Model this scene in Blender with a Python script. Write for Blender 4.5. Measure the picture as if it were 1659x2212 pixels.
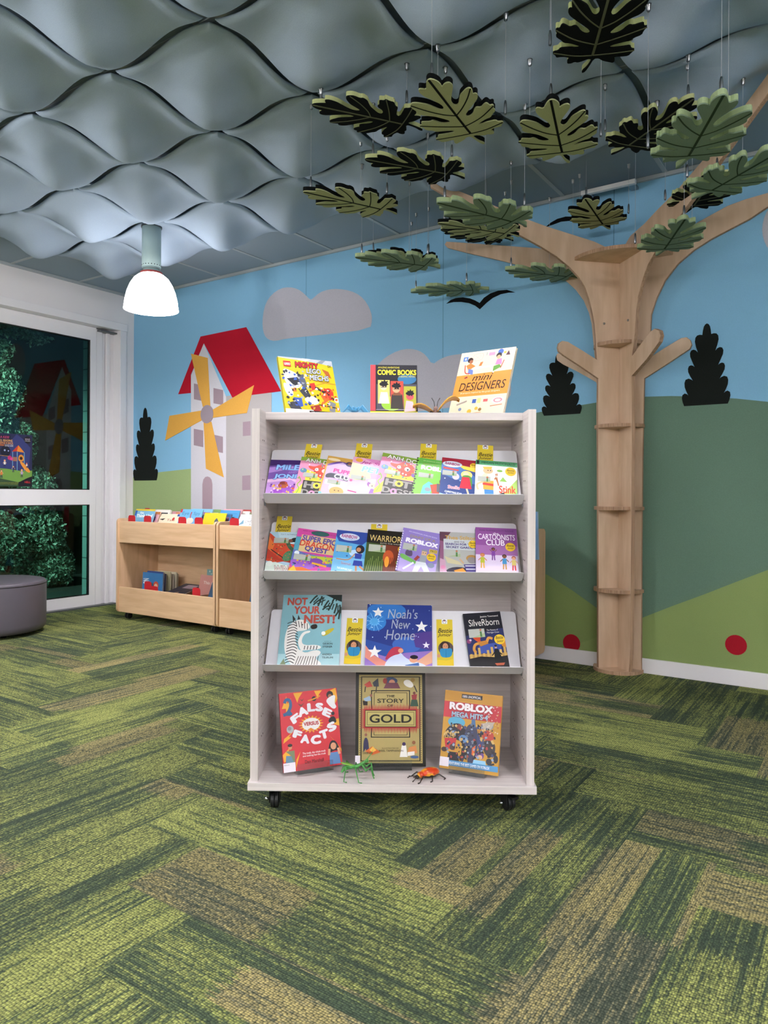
import bpy, bmesh, math, random
from mathutils import Vector, Matrix
from mathutils.geometry import tessellate_polygon
random.seed(7)
R = math.radians
SC = bpy.context.scene
COL = SC.collection
for o in list(bpy.data.objects):
    bpy.data.objects.remove(o)

# ------------------------------------------------------------------ camera
F = 1578.0; CX = 829.5; CY = 1068.0; ROLL = 0.0053; H = 1.02
cam = bpy.data.cameras.new('camera')
cam.sensor_fit = 'VERTICAL'; cam.sensor_height = 36.0; cam.sensor_width = 27.0
cam.lens = 36.0 * F / 2212.0
cam.shift_y = (CY - 1106.0) / 2212.0
cam.clip_start = 0.05; cam.clip_end = 60
camo = bpy.data.objects.new('camera', cam); COL.objects.link(camo)
camo.matrix_world = Matrix.Translation((0, 0, H)) @ Matrix.Rotation(R(90), 4, 'X') @ Matrix.Rotation(ROLL, 4, 'Z')
SC.camera = camo

# ------------------------------------------------------------------ world, exposure
SC.view_settings.view_transform = 'Standard'
SC.view_settings.look = 'None'
SC.view_settings.gamma = 1.0
SC.view_settings.use_curve_mapping = False
SC.view_settings.exposure = 0.0
w = bpy.data.worlds.new('night'); SC.world = w; w.use_nodes = True
w.node_tree.nodes['Background'].inputs[0].default_value = (0.03, 0.07, 0.09, 1)
w.node_tree.nodes['Background'].inputs[1].default_value = 0.5

WANG = -math.atan2(0.56215898, 0.82702919)
WF = Matrix.Rotation(WANG, 4, 'Z')             # wall frame: x along the mural wall, y towards it
def wfp(x, y, z=0.0): return WF @ Vector((x, y, z))

def add_light(name, kind, loc, power, color=(1, 1, 1), **kw):
    l = bpy.data.lights.new(name, kind); l.energy = power; l.color = color
    tgt = kw.pop('target', None)
    for k, v in kw.items(): setattr(l, k, v)
    o = bpy.data.objects.new(name, l); COL.objects.link(o); o.location = loc
    if tgt is not None:
        o.rotation_euler = (Vector(tgt) - Vector(loc)).to_track_quat('-Z', 'Y').to_euler()
    return o
CEIL = 2.855
PEND = [(-4.05, 3.17), (-3.9, 0.55), (1.15, 0.45), (-1.4, -1.9), (-3.9, -1.9), (1.1, -1.9), (3.6, 0.5), (-1.4, -4.3), (1.1, -4.3), (3.6, -1.9)]   # wall-frame positions of pendant lamps; all after the first are unseen, added for brightness
PPOW = [32, 30, 20, 18, 16, 18, 12, 18, 18, 18]
# lamp light of the pendants (the lamp bodies are built further down)
for (px_, py_), pw in zip(PEND, PPOW):
    p = wfp(px_, py_, 2.21)
    add_light('pendant_light', 'AREA', p, pw, (1.0, 0.945, 0.98), shape='DISK', size=0.3, spread=R(170))
# recessed downlight just in front of the display bookcase
DL = Vector((0.12, 1.97, 2.74))
add_light('downlight_beam', 'SPOT', DL, 68, (1.0, 0.96, 1.0), spot_size=R(80), spot_blend=0.5, shadow_soft_size=0.035, target=(0.05, 2.1, 0))
DL2 = Vector((-0.22, 2.44, 2.74))
add_light('downlight_beam', 'SPOT', DL2, 52, (1.0, 0.96, 1.0), spot_size=R(80), spot_blend=0.6, shadow_soft_size=0.04, target=(-0.1, 2.44, 0))
# garden light outside the glass door
add_light('garden_light', 'SPOT', wfp(-6.5, 1.6, 2.6), 900, (0.85, 1.0, 0.95), spot_size=R(95), spot_blend=0.6, shadow_soft_size=0.05, target=tuple(wfp(-7.6, 3.2, 0.8)))

# ------------------------------------------------------------------ pixel measurement helpers (points measured on real planes)
def ray(x, y):
    a = (x - CX) / F; b = -(y - CY) / F
    c, s = math.cos(ROLL), math.sin(ROLL)
    return Vector((a * c - b * s, 1.0, b * c + a * s))
def hit(x, y, P0, N):
    r = ray(x, y); o = Vector((0, 0, H)); P0 = Vector(P0); N = Vector(N)
    return o + r * ((P0 - o).dot(N) / r.dot(N))
E1 = Vector((-0.82702919, 0.56215898, 0)); E2 = Vector((0.56215898, 0.82702919, 0))
WY = 4.33; WX = -5.78
def wallpt(x, y, d=0.0):                      # point on mural wall -> (x, z) in wall frame
    p = WF.inverted() @ hit(x, y, E2 * (WY - d), E2)
    return (p.x, p.z)
def ycol(x, y, Y):                           # any plane parallel to the mural wall
    p = WF.inverted() @ hit(x, y, E2 * Y, E2)
    return (p.x, p.z)

# ------------------------------------------------------------------ materials
def lin(h):
    h = h.lstrip('#'); c = [int(h[i:i + 2], 16) / 255 for i in (0, 2, 4)]
    return tuple(((v / 12.92) if v <= .04045 else ((v + .055) / 1.055) ** 2.4) for v in c) + (1,)
MC = {}
def mat(hexc, rough=0.6, var=0.06, scale=30.0, bump=0.0, bscale=200.0, metal=0.0, spec=0.5, coat=0.0, sheen=0.0, name=None):
    key = (hexc, rough, var, scale, bump, bscale, metal, spec, coat, sheen)
    if key in MC: return MC[key]
    m = bpy.data.materials.new(name or ('mat_' + hexc.lstrip('#'))); m.use_nodes = True
    nt = m.node_tree; b = nt.nodes['Principled BSDF']
    c = lin(hexc)
    tc = nt.nodes.new('ShaderNodeTexCoord')
    n = nt.nodes.new('ShaderNodeTexNoise'); n.inputs['Scale'].default_value = scale; n.inputs['Detail'].default_value = 3
    nt.links.new(tc.outputs['Object'], n.inputs['Vector'])
    mx = nt.nodes.new('ShaderNodeMix'); mx.data_type = 'RGBA'
    mx.inputs[6].default_value = tuple(v * (1 - var) for v in c[:3]) + (1,)
    mx.inputs[7].default_value = tuple(min(1, v * (1 + var)) for v in c[:3]) + (1,)
    nt.links.new(n.outputs['Fac'], mx.inputs[0]); nt.links.new(mx.outputs[2], b.inputs['Base Color'])
    b.inputs['Roughness'].default_value = rough; b.inputs['Metallic'].default_value = metal
    b.inputs['Specular IOR Level'].default_value = spec
    b.inputs['Coat Weight'].default_value = coat
    b.inputs['Sheen Weight'].default_value = sheen
    if bump:
        n2 = nt.nodes.new('ShaderNodeTexNoise'); n2.inputs['Scale'].default_value = bscale; n2.inputs['Detail'].default_value = 2
        nt.links.new(tc.outputs['Object'], n2.inputs['Vector'])
        bp = nt.nodes.new('ShaderNodeBump'); bp.inputs['Strength'].default_value = bump; bp.inputs['Distance'].default_value = 0.002
        nt.links.new(n2.outputs['Fac'], bp.inputs['Height']); nt.links.new(bp.outputs['Normal'], b.inputs['Normal'])
    MC[key] = m
    return m
def paper(h): return mat(h, 0.38, 0.03, 40, spec=0.4)
def felt(h, var=0.14): return mat(h, 0.95, var, 260, bump=0.35, bscale=420, spec=0.1)
def wood(name, c1, c2, axis='Z', scale=1.0, rough=0.5, stretch=14):
    m = bpy.data.materials.new(name); m.use_nodes = True; nt = m.node_tree; b = nt.nodes['Principled BSDF']
    tc = nt.nodes.new('ShaderNodeTexCoord'); mp = nt.nodes.new('ShaderNodeMapping')
    s = {'X': (1, stretch, stretch), 'Y': (stretch, 1, stretch), 'Z': (stretch, stretch, 1)}[axis]
    mp.inputs['Scale'].default_value = tuple(v * scale for v in s)
    nt.links.new(tc.outputs['Object'], mp.inputs['Vector'])
    n = nt.nodes.new('ShaderNodeTexNoise'); n.inputs['Scale'].default_value = 3.0; n.inputs['Detail'].default_value = 3; n.inputs['Distortion'].default_value = 0.3
    nt.links.new(mp.outputs[0], n.inputs['Vector'])
    n3 = nt.nodes.new('ShaderNodeTexNoise'); n3.inputs['Scale'].default_value = 1.6; n3.inputs['Detail'].default_value = 2
    nt.links.new(tc.outputs['Object'], n3.inputs['Vector'])
    ad = nt.nodes.new('ShaderNodeMath'); ad.operation = 'MULTIPLY_ADD'; ad.inputs[1].default_value = 0.82
    m3 = nt.nodes.new('ShaderNodeMath'); m3.operation = 'MULTIPLY'; m3.inputs[1].default_value = 0.18
    nt.links.new(n3.outputs['Fac'], m3.inputs[0]); nt.links.new(n.outputs['Fac'], ad.inputs[0]); nt.links.new(m3.outputs[0], ad.inputs[2])
    r = nt.nodes.new('ShaderNodeValToRGB'); r.color_ramp.elements[0].position = .35; r.color_ramp.elements[1].position = .65
    r.color_ramp.elements[0].color = lin(c1); r.color_ramp.elements[1].color = lin(c2)
    nt.links.new(ad.outputs[0], r.inputs[0]); nt.links.new(r.outputs[0], b.inputs['Base Color'])
    b.inputs['Roughness'].default_value = rough; b.inputs['Specular IOR Level'].default_value = 0.35
    return m
M_WHITE = mat('#e6e3e5', 0.6, 0.02, 3, bump=0.05, bscale=120)
M_FRAME = mat('#e9e7ea', 0.4, 0.02, 3)
M_BLACK = mat('#101113', 0.5, 0.05)
M_PLY = wood('birch_plywood', '#c3a588', '#d6bba1', 'Z', 1.0, 0.5, 5)
M_PLYEDGE = wood('plywood_edge', '#94735a', '#b8977a', 'Z', 1.0, 0.6, 40)
M_MAPLE = wood('maple_laminate', '#cba781', '#dcbb96', 'X', 1.0, 0.4, 9)
M_CASE_H = wood('pale_ash_laminate_across', '#c8bfbd', '#dad2cf', 'X', 0.9, 0.5, 40)
M_CASE_V = wood('pale_ash_laminate_upright', '#c6bdba', '#d9d1cd', 'Z', 0.9, 0.5, 40)
M_CASE_D = wood('pale_ash_laminate_side', '#c6bdbb', '#d9d1ce', 'Y', 0.9, 0.5, 40)
M_METAL = mat('#9a9da0', 0.3, 0.05, metal=1.0)
M_SHELF = mat('#dad9de', 0.35, 0.02, 8)
def glass_mat(name, tint, refl=1.0, ior=1.5):
    m = bpy.data.materials.new(name); m.use_nodes = True; nt = m.node_tree
    nt.nodes.remove(nt.nodes['Principled BSDF']); out = nt.nodes['Material Output']
    t = nt.nodes.new('ShaderNodeBsdfTransparent'); t.inputs[0].default_value = lin(tint)
    g = nt.nodes.new('ShaderNodeBsdfGlossy'); g.inputs['Roughness'].default_value = 0.015
    fr = nt.nodes.new('ShaderNodeFresnel'); fr.inputs['IOR'].default_value = ior
    ml = nt.nodes.new('ShaderNodeMath'); ml.operation = 'MULTIPLY'; ml.inputs[1].default_value = refl; ml.use_clamp = True
    mx = nt.nodes.new('ShaderNodeMixShader')
    nt.links.new(fr.outputs[0], ml.inputs[0]); nt.links.new(ml.outputs[0], mx.inputs[0])
    nt.links.new(t.outputs[0], mx.inputs[1]); nt.links.new(g.outputs[0], mx.inputs[2]); nt.links.new(mx.outputs[0], out.inputs[0])
    return m
M_GLASS = glass_mat('tinted_door_glass', '#b2d2c8', 0.75)
M_ACR = glass_mat('clear_acrylic', '#f4f6f6', 0.8)

# ------------------------------------------------------------------ object helpers
def thing(name, label, cat, M=None, group=None):
    o = bpy.data.objects.new(name, None); COL.objects.link(o); o.empty_display_size = 0.05
    if M is not None: o.matrix_world = M
    o['label'] = label; o['category'] = cat
    if group: o['group'] = group
    return o
def tag(o, label, cat=None, group=None, kind=None):
    if label: o['label'] = label
    if cat: o['category'] = cat
    if group: o['group'] = group
    if kind: o['kind'] = kind
    return o
def mk(name, bm, mats, parent=None, M=None, smooth=False, label=None, kind=None, bevel=0.0, seg=2):
    me = bpy.data.meshes.new(name)
    if isinstance(bm, bpy.types.Mesh): me = bm
    else:
        if smooth:
            for f in bm.faces: f.smooth = True
        bm.to_mesh(me); bm.free()
        for m in (mats if isinstance(mats, (list, tuple)) else [mats]): me.materials.append(m)
    o = bpy.data.objects.new(name, me); COL.objects.link(o)
    if parent is not None: o.parent = parent
    if M is not None:
        if parent is None: o.matrix_world = M
        else: o.matrix_local = M
    if label: o['label'] = label
    if kind: o['kind'] = kind
    if bevel:
        md = o.modifiers.new('bevel', 'BEVEL'); md.width = bevel; md.segments = seg; md.limit_method = 'ANGLE'; md.angle_limit = R(40)
    return o
def struct(name, bm, mats, M=None, parent=None, **k):
    return mk(name, bm, mats, parent, M, kind='structure', **k)
def B(): return bmesh.new()
def box(bm, x0, y0, z0, x1, y1, z1, mi=0, M=None):
    vs = [bm.verts.new((x, y, z)) for x in (x0, x1) for y in (y0, y1) for z in (z0, z1)]
    if M is not None:
        for v in vs: v.co = M @ v.co
    for q in ((0, 1, 3, 2), (4, 6, 7, 5), (0, 4, 5, 1), (2, 3, 7, 6), (0, 2, 6, 4), (1, 5, 7, 3)):
        f = bm.faces.new([vs[i] for i in q]); f.material_index = mi
    return vs
def prism(bm, pts, fn, d, mi=0, mi_side=None):
    """polygon pts (a,b) mapped by fn(a,b,t) at t=0 and t=d"""
    if mi_side is None: mi_side = mi
    n = len(pts)
    a = [bm.verts.new(fn(p[0], p[1], 0.0)) for p in pts]
    b = [bm.verts.new(fn(p[0], p[1], d)) for p in pts]
    tri = tessellate_polygon([[Vector((p[0], p[1], 0)) for p in pts]])
    for t in tri:
        for vs in (a, b):
            try:
                f = bm.faces.new([vs[i] for i in t]); f.material_index = mi
            except ValueError: pass
    for i in range(n):
        j = (i + 1) % n
        f = bm.faces.new((a[i], a[j], b[j], b[i])); f.material_index = mi_side
    bmesh.ops.recalc_face_normals(bm, faces=bm.faces[:])
def smooth_poly(pts, k=2, closed=True):
    for _ in range(k):
        out = []
        n = len(pts)
        for i in range(n):
            p, q = pts[i], pts[(i + 1) % n]
            out.append((p[0] * .75 + q[0] * .25, p[1] * .75 + q[1] * .25)); out.append((p[0] * .25 + q[0] * .75, p[1] * .25 + q[1] * .75))
        pts = out
    return pts
def tube(bm, path, radii, seg=8, mi=0, flat=1.0, cap=True):
    path = [Vector(p) for p in path]; n = len(path)
    if not isinstance(radii, (list, tuple)): radii = [radii] * n
    rings = []; up = None
    for i, p in enumerate(path):
        d = (path[min(i + 1, n - 1)] - path[max(i - 1, 0)]).normalized()
        if up is None:
            up = Vector((0, 0, 1)) if abs(d.z) < .9 else Vector((1, 0, 0))
        s = d.cross(up).normalized(); up = s.cross(d).normalized()
        rings.append([bm.verts.new(p + (s * math.cos(a) + up * (math.sin(a) * flat)) * radii[i]) for a in [2 * math.pi * k / seg for k in range(seg)]])
    for r0, r1 in zip(rings, rings[1:]):
        for k in range(seg):
            f = bm.faces.new((r0[k], r0[(k + 1) % seg], r1[(k + 1) % seg], r1[k])); f.material_index = mi; f.smooth = True
    if cap:
        for r in (rings[0], rings[-1]):
            f = bm.faces.new(r); f.material_index = mi
def lathe(bm, prof, seg=32, c=(0, 0, 0), mi=0, cap=True):
    rings = []
    for r, z in prof:
        rings.append([bm.verts.new((c[0] + r * math.cos(2 * math.pi * k / seg), c[1] + r * math.sin(2 * math.pi * k / seg), c[2] + z)) for k in range(seg)])
    for a, b in zip(rings, rings[1:]):
        for k in range(seg):
            f = bm.faces.new((a[k], a[(k + 1) % seg], b[(k + 1) % seg], b[k])); f.material_index = mi; f.smooth = True
    if cap:
        for r in (rings[0], rings[-1]):
            f = bm.faces.new(r); f.material_index = mi
def ell(bm, c, r, mi=0, M=None, u=12, v=8):
    MM = Matrix.Translation(c) @ (M or Matrix()) @ Matrix.Diagonal((r[0], r[1], r[2], 1))
    res = bmesh.ops.create_uvsphere(bm, u_segments=u, v_segments=v, radius=1, matrix=MM)
    for vv in res['verts']:
        for f in vv.link_faces: f.material_index = mi; f.smooth = True
def rrect(x0, z0, x1, z1, r, n=5):
    out = []
    for cx, cz, a0 in ((x1 - r, z0 + r, -90), (x1 - r, z1 - r, 0), (x0 + r, z1 - r, 90), (x0 + r, z0 + r, 180)):
        for k in range(n + 1):
            a = R(a0 + 90 * k / n); out.append((cx + r * math.cos(a), cz + r * math.sin(a)))
    return out
def text_mesh(s, bold=0.0, slant=0.0, res=2):
    cu = bpy.data.curves.new('t', 'FONT'); cu.body = s; cu.size = 1.0; cu.offset = bold; cu.shear = slant; cu.resolution_u = res
    cu.fill_mode = 'FRONT'
    ob = bpy.data.objects.new('t', cu); COL.objects.link(ob)
    dg = bpy.context.evaluated_depsgraph_get(); dg.update()
    me = bpy.data.meshes.new_from_object(ob.evaluated_get(dg))
    bpy.data.objects.remove(ob); bpy.data.curves.remove(cu)
    return me

# ------------------------------------------------------------------ printed art: shapes laid flat on a card
class Art:
    """u,v run 0..1 over a w x h card; fn(x, z, lift) maps to local space"""
    def __init__(s, w, h, fn, step=0.00004, z0=0.0004):
        s.w, s.h, s.fn, s.step = w, h, fn, step; s.k = z0; s.bm = B(); s.mats = []
    def mi(s, c):
        m = paper(c)
        if m not in s.mats: s.mats.append(m)
        return s.mats.index(m)
    def poly(s, c, pts, raw=False, sharp=False):
        mi = s.mi(c)
        if not raw and 5 <= len(pts) < 17 and all(.001 < p[0] < .999 and .001 < p[1] < .999 for p in pts) and c not in ('#e3a52f', '#22242c') and not sharp: pts = smooth_poly(pts, 2)
        elif not raw and len(pts) >= 28 and not sharp and c == '#e8e5df': pts = smooth_poly(pts, 2)
        P = [(p[0] * s.w, p[1] * s.h) for p in pts] if not raw else pts
        P = [(min(max(x, 0), s.w), min(max(z, 0), s.h)) for x, z in P]
        vs = [s.bm.verts.new(s.fn(x, z, s.k)) for x, z in P]
        for t in tessellate_polygon([[Vector((x, z, 0)) for x, z in P]]):
            try:
                f = s.bm.faces.new([vs[i] for i in t]); f.material_index = mi
            except ValueError: pass
        s.k += s.step
    def ell(s, c, u, v, ru, rv=None, n=18):
        if rv is None: rv = ru * s.w / s.h
        s.poly(c, [(u + ru * math.cos(2 * math.pi * k / n), v + rv * math.sin(2 * math.pi * k / n)) for k in range(n)])
    def rect(s, c, u0, v0, u1, v1): s.poly(c, [(u0, v0), (u1, v0), (u1, v1), (u0, v1)])
    def star(s, c, u, v, r, n=5, inner=.4, rot=0.0, ar=1.0):
        pts = []
        for k in range(2 * n):
            a = math.pi * k / n + math.pi / 2 + rot; q = r if k % 2 == 0 else r * inner
            pts.append((u + q * math.cos(a), v + q * ar * math.sin(a) * s.w / s.h))
        s.poly(c, pts, sharp=True)
    def specks(s, cols, n, u0, v0, u1, v1, r, seed=1):
        rd = random.Random(seed)
        for _ in range(n):
            u, v = rd.uniform(u0, u1), rd.uniform(v0, v1); a0 = rd.random() * 6.3; k = rd.randint(3, 6)
            s.poly(rd.choice(cols), [(u + r * rd.uniform(.4, 1.3) * math.cos(a0 + 6.283 * i / k), v + r * rd.uniform(.4, 1.3) * math.sin(a0 + 6.283 * i / k) * s.w / s.h) for i in range(k)], sharp=True)
    def line(s, c, pts, wd):
        P = [Vector((p[0] * s.w, p[1] * s.h)) for p in pts]; L = []; Rr = []
        if len(P) > 2:
            Q = []
            for i in range(len(P) - 1):
                p0, p1, p2, p3 = P[max(i - 1, 0)], P[i], P[i + 1], P[min(i + 2, len(P) - 1)]
                for t in (0, .25, .5, .75): Q.append(.5 * ((2 * p1) + (p2 - p0) * t + (2 * p0 - 5 * p1 + 4 * p2 - p3) * t * t + (3 * p1 - p0 - 3 * p2 + p3) * t ** 3))
            P = Q + [P[-1]]
        for i, p in enumerate(P):
            d = (P[min(i + 1, len(P) - 1)] - P[max(i - 1, 0)]); d = d.normalized() if d.length else Vector((1, 0))
            n = Vector((-d.y, d.x)); ww = wd * s.w * .5
            L.append(p + n * ww); Rr.append(p - n * ww)
        s.poly(c, [tuple(v) for v in L + Rr[::-1]], raw=True)
    def text(s, t, c, u0, v0, u1, v1, bold=0.0, slant=0.0, rot=0.0, out=None, clip=True):
        """text fitted into a box; out = outline colour"""
        me = text_mesh(t, 0.0, slant, 4)
        if not me.vertices: return
        xs = [v.co.x for v in me.vertices]; ys = [v.co.y for v in me.vertices]
        x0, x1, y0, y1 = min(xs), max(xs), min(ys), max(ys); hb = max(0, bold) * .75
        sx = (u1 - u0) * s.w / max(x1 - x0 + 2 * hb, 1e-5); sy = (v1 - v0) * s.h / max(y1 - y0 + 2 * hb, 1e-5)
        cx, cz = (u0 + u1) / 2 * s.w, (v0 + v1) / 2 * s.h; ca, sa = math.cos(rot), math.sin(rot)
        passes = []
        if out: passes.append((out, [((hb + .045) * math.cos(k * .785), (hb + .045) * math.sin(k * .785)) for k in range(8)]))
        passes.append((c, [(0, 0)] + ([(hb * math.cos(k * 1.047), hb * math.sin(k * 1.047)) for k in range(6)] if hb > .004 else [])))
        for cc, offs in passes:
            mi = s.mi(cc)
            for ox, oy in offs:
                vs = []
                for v in me.vertices:
                    X = (v.co.x + ox - (x0 + x1) / 2) * sx; Z = (v.co.y + oy - (y0 + y1) / 2) * sy
                    X, Z = cx + X * ca - Z * sa, cz + X * sa + Z * ca
                    if clip: X = min(max(X, 0), s.w); Z = min(max(Z, 0), s.h)
                    vs.append(s.bm.verts.new(s.fn(X, Z, s.k)))
                for p in me.polygons:
                    try:
                        f = s.bm.faces.new([vs[i] for i in p.vertices]); f.material_index = mi
                    except ValueError: pass
                s.k += .00001
        bpy.data.meshes.remove(me)
    def person(s, u, v, sz, shirt, pants='#3a4a7a', skin='#e3a97e', hair='#2a1a14', arms=0.0, bend=0.0):
        a = s.w / s.h; x = lambda q: u + q * sz; y = lambda q: v + q * sz * a
        s.line(pants, [(x(-.12), y(-.1)), (x(-.16), y(-.85))], .17 * sz); s.line(pants, [(x(.12), y(-.1)), (x(.18 + bend), y(-.85))], .17 * sz)
        s.line(skin, [(x(-.2), y(.55)), (x(-.5), y(.2 + arms))], .11 * sz); s.line(skin, [(x(.2), y(.55)), (x(.5), y(.2 + arms))], .11 * sz)
        s.poly(shirt, [(x(-.27), y(-.12)), (x(.27), y(-.12)), (x(.22), y(.65)), (x(-.22), y(.65))])
        s.ell(hair, x(0), y(.95), .27 * sz); s.ell(skin, x(0), y(.88), .22 * sz)
    def done(s, name, parent, label=None):
        bmesh.ops.recalc_face_normals(s.bm, faces=s.bm.faces[:])
        return mk(name, s.bm, s.mats or [paper('#ffffff')], parent, label=label)

# ================================================================== FLOOR (carpet planks in herringbone, one continuous carpet)
def carpet():
    m = bpy.data.materials.new('green_plank_carpet'); m.use_nodes = True; nt = m.node_tree; b = nt.nodes['Principled BSDF']
    L = nt.links.new
    def N(t, **k):
        n = nt.nodes.new(t)
        for a, v in k.items(): setattr(n, a, v)
        return n
    uv = N('ShaderNodeUVMap'); uv.uv_map = 'plank'
    at = N('ShaderNodeAttribute'); at.attribute_name = 'seed'
    sep = N('ShaderNodeSeparateXYZ'); L(uv.outputs[0], sep.inputs[0])
    def math2(op, a, b2, clamp=False):
        n = N('ShaderNodeMath', operation=op); n.use_clamp = clamp
        for i, q in enumerate((a, b2)):
            if q is None: continue
            if isinstance(q, (int, float)): n.inputs[i].default_value = q
            else: L(q, n.inputs[i])
        return n.outputs[0]
    def comb(x, y, z):
        n = N('ShaderNodeCombineXYZ')
        for i, q in enumerate((x, y, z)):
            if isinstance(q, (int, float)): n.inputs[i].default_value = q
            else: L(q, n.inputs[i])
        return n.outputs[0]
    U, V = sep.outputs[0], sep.outputs[1]
    seed = at.outputs['Fac']
    s100 = math2('MULTIPLY', seed, 97.0)
    # ragged threads: jitter along the run
    jn = N('ShaderNodeTexNoise'); jn.inputs['Scale'].default_value = 1.0; jn.inputs['Detail'].default_value = 0
    L(comb(math2('MULTIPLY', U, 9.0), math2('MULTIPLY', V, 240.0), s100), jn.inputs['Vector'])
    jit = math2('MULTIPLY', math2('SUBTRACT', jn.outputs['Fac'], 0.5), 0.10)
    # rectangular colour blocks inside each plank
    def block(lu, lv, off):
        fu = math2('FLOOR', math2('DIVIDE', math2('ADD', math2('ADD', U, jit), math2('MULTIPLY', seed, off)), lu), None)
        fv = math2('FLOOR', math2('DIVIDE', math2('ADD', V, math2('MULTIPLY', seed, off * .37)), lv), None)
        w_ = N('ShaderNodeTexWhiteNoise'); w_.noise_dimensions = '3D'; L(comb(fu, fv, s100), w_.inputs['Vector'])
        return w_.outputs['Value']
    b1 = block(0.52, 0.125, 3.1); b2 = block(0.27, 0.085, 7.7)
    # long thread streaks
    st = N('ShaderNodeTexNoise'); st.inputs['Scale'].default_value = 1.0; st.inputs['Detail'].default_value = 2
    L(comb(math2('MULTIPLY', U, 2.2), math2('MULTIPLY', V, 95.0), s100), st.inputs['Vector'])
    st2 = N('ShaderNodeTexNoise'); st2.inputs['Scale'].default_value = 1.0; st2.inputs['Detail'].default_value = 1
    L(comb(math2('MULTIPLY', U, 5.0), math2('MULTIPLY', V, 30.0), math2('ADD', s100, 31.0)), st2.inputs['Vector'])
    lev = math2('ADD', math2('MULTIPLY', b1, 0.50), math2('MULTIPLY', b2, 0.34))
    lev = math2('ADD', lev, math2('MULTIPLY', math2('SUBTRACT', st.outputs['Fac'], 0.5), 1.9))
    lev = math2('ADD', lev, math2('MULTIPLY', math2('SUBTRACT', st2.outputs['Fac'], 0.5), 0.6))
    # tufts: rows of loops on a dark ground
    vo = N('ShaderNodeTexVoronoi'); vo.feature = 'F1'; vo.inputs['Scale'].default_value = 1.0; vo.inputs['Randomness'].default_value = 0.45
    L(comb(math2('MULTIPLY', U, 135.0), math2('MULTIPLY', V, 185.0), s100), vo.inputs['Vector'])
    grain = N('ShaderNodeSeparateColor'); L(vo.outputs['Color'], grain.inputs[0])
    tuft = math2('SUBTRACT', 1.25, math2('MULTIPLY', vo.outputs['Distance'], 1.6), True)
    lev = math2('ADD', lev, math2('MULTIPLY', math2('SUBTRACT', grain.outputs[0], 0.5), 0.34)); lev = math2('ADD', lev, 0.13, True)
    def ramp(cols):
        r = N('ShaderNodeValToRGB'); e = r.color_ramp.elements; n_ = len(cols)
        e[0].position = cols[0][0]; e[0].color = lin(cols[0][1]); e[1].position = cols[-1][0]; e[1].color = lin(cols[-1][1])
        for p_, c_ in cols[1:-1]: x = e.new(p_); x.color = lin(c_)
        return r
    rg = ramp([(.10, '#44523f'), (.36, '#62704c'), (.55, '#8b9352'), (.82, '#adb364')]); L(lev, rg.inputs[0])
    rt = ramp([(.10, '#484f42'), (.36, '#666854'), (.55, '#948c66'), (.82, '#b3a56c')]); L(lev, rt.inputs[0])
    fam = math2('GREATER_THAN', math2('ADD', math2('MULTIPLY', seed, 0.6), math2('MULTIPLY', b1, 0.5)), 0.74)
    yarn = N('ShaderNodeMix', data_type='RGBA'); L(fam, yarn.inputs[0]); L(rg.outputs[0], yarn.inputs[6]); L(rt.outputs[0], yarn.inputs[7])
    bright = math2('MULTIPLY', tuft, math2('ADD', 0.70, math2('MULTIPLY', grain.outputs[1], 0.45)), True)
    mx = N('ShaderNodeMix', data_type='RGBA'); L(bright, mx.inputs[0]); mx.inputs[6].default_value = lin('#2f3830'); L(yarn.outputs[2], mx.inputs[7])
    L(mx.outputs[2], b.inputs['Base Color'])
    b.inputs['Roughness'].default_value = 0.95; b.inputs['Specular IOR Level'].default_value = 0.08
    bp = N('ShaderNodeBump'); bp.inputs['Strength'].default_value = 0.6; bp.inputs['Distance'].default_value = 0.003
    L(tuft, bp.inputs['Height']); L(bp.outputs['Normal'], b.inputs['Normal'])
    return m
ROOM = (WX, -5.6, 4.9, WY)     # x0,y0,x1,y1 in wall frame
def build_floor():
    bm = B(); uvl = bm.loops.layers.uv.new('plank'); sl = bm.faces.layers.float.new('seed')
    W = 0.25; n = 4; rnd = random.Random(5)
    p0, q0 = 0.62, 1.2                      # corner of one plank, measured along the walls
    done = set()
    for i in range(-40, 40):
        for j in range(-40, 40):
            k = (i - j) % (2 * n)
            if k < n: key = (i - k, j, 0); rect = ((i - k) * W, j * W, (i - k + n) * W, (j + 1) * W)
            else: j0 = j - (2 * n - 1 - k); key = (i, j0, 1); rect = (i * W, j0 * W, (i + 1) * W, (j0 + n) * W)
            if key in done: continue
            done.add(key)
            x0, x1 = -(rect[2] + p0), -(rect[0] + p0); y0, y1 = rect[1] + q0, rect[3] + q0
            if x1 < ROOM[0] - .3 or x0 > ROOM[2] or y1 < ROOM[1] or y0 > ROOM[3]: continue
            vs = [bm.verts.new((a, b_, 0)) for a, b_ in ((x0, y0), (x1, y0), (x1, y1), (x0, y1))]
            f = bm.faces.new(vs)
            tanbias = .30 if (-(x0 + x1) / 2 < 1.0 and (y0 + y1) / 2 < 3) else -.12
            f[sl] = min(1, max(0, rnd.random() + tanbias))
            L_, S_ = (1.0, .25)
            uvs = ((0, 0), (L_, 0), (L_, S_), (0, S_)) if key[2] == 0 else ((0, 0), (0, S_), (L_, S_), (L_, 0))
            for lp, q in zip(f.loops, uvs): lp[uvl].uv = q
    for co, no in (((ROOM[0] - .2, 0, 0), (-1, 0, 0)), ((ROOM[2], 0, 0), (1, 0, 0)), ((0, ROOM[1], 0), (0, -1, 0)), ((0, ROOM[3], 0), (0, 1, 0))):
        bmesh.ops.bisect_plane(bm, geom=bm.verts[:] + bm.edges[:] + bm.faces[:], plane_co=co, plane_no=no, clear_outer=True)
    struct('floor', bm, carpet(), WF)
build_floor()

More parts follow.
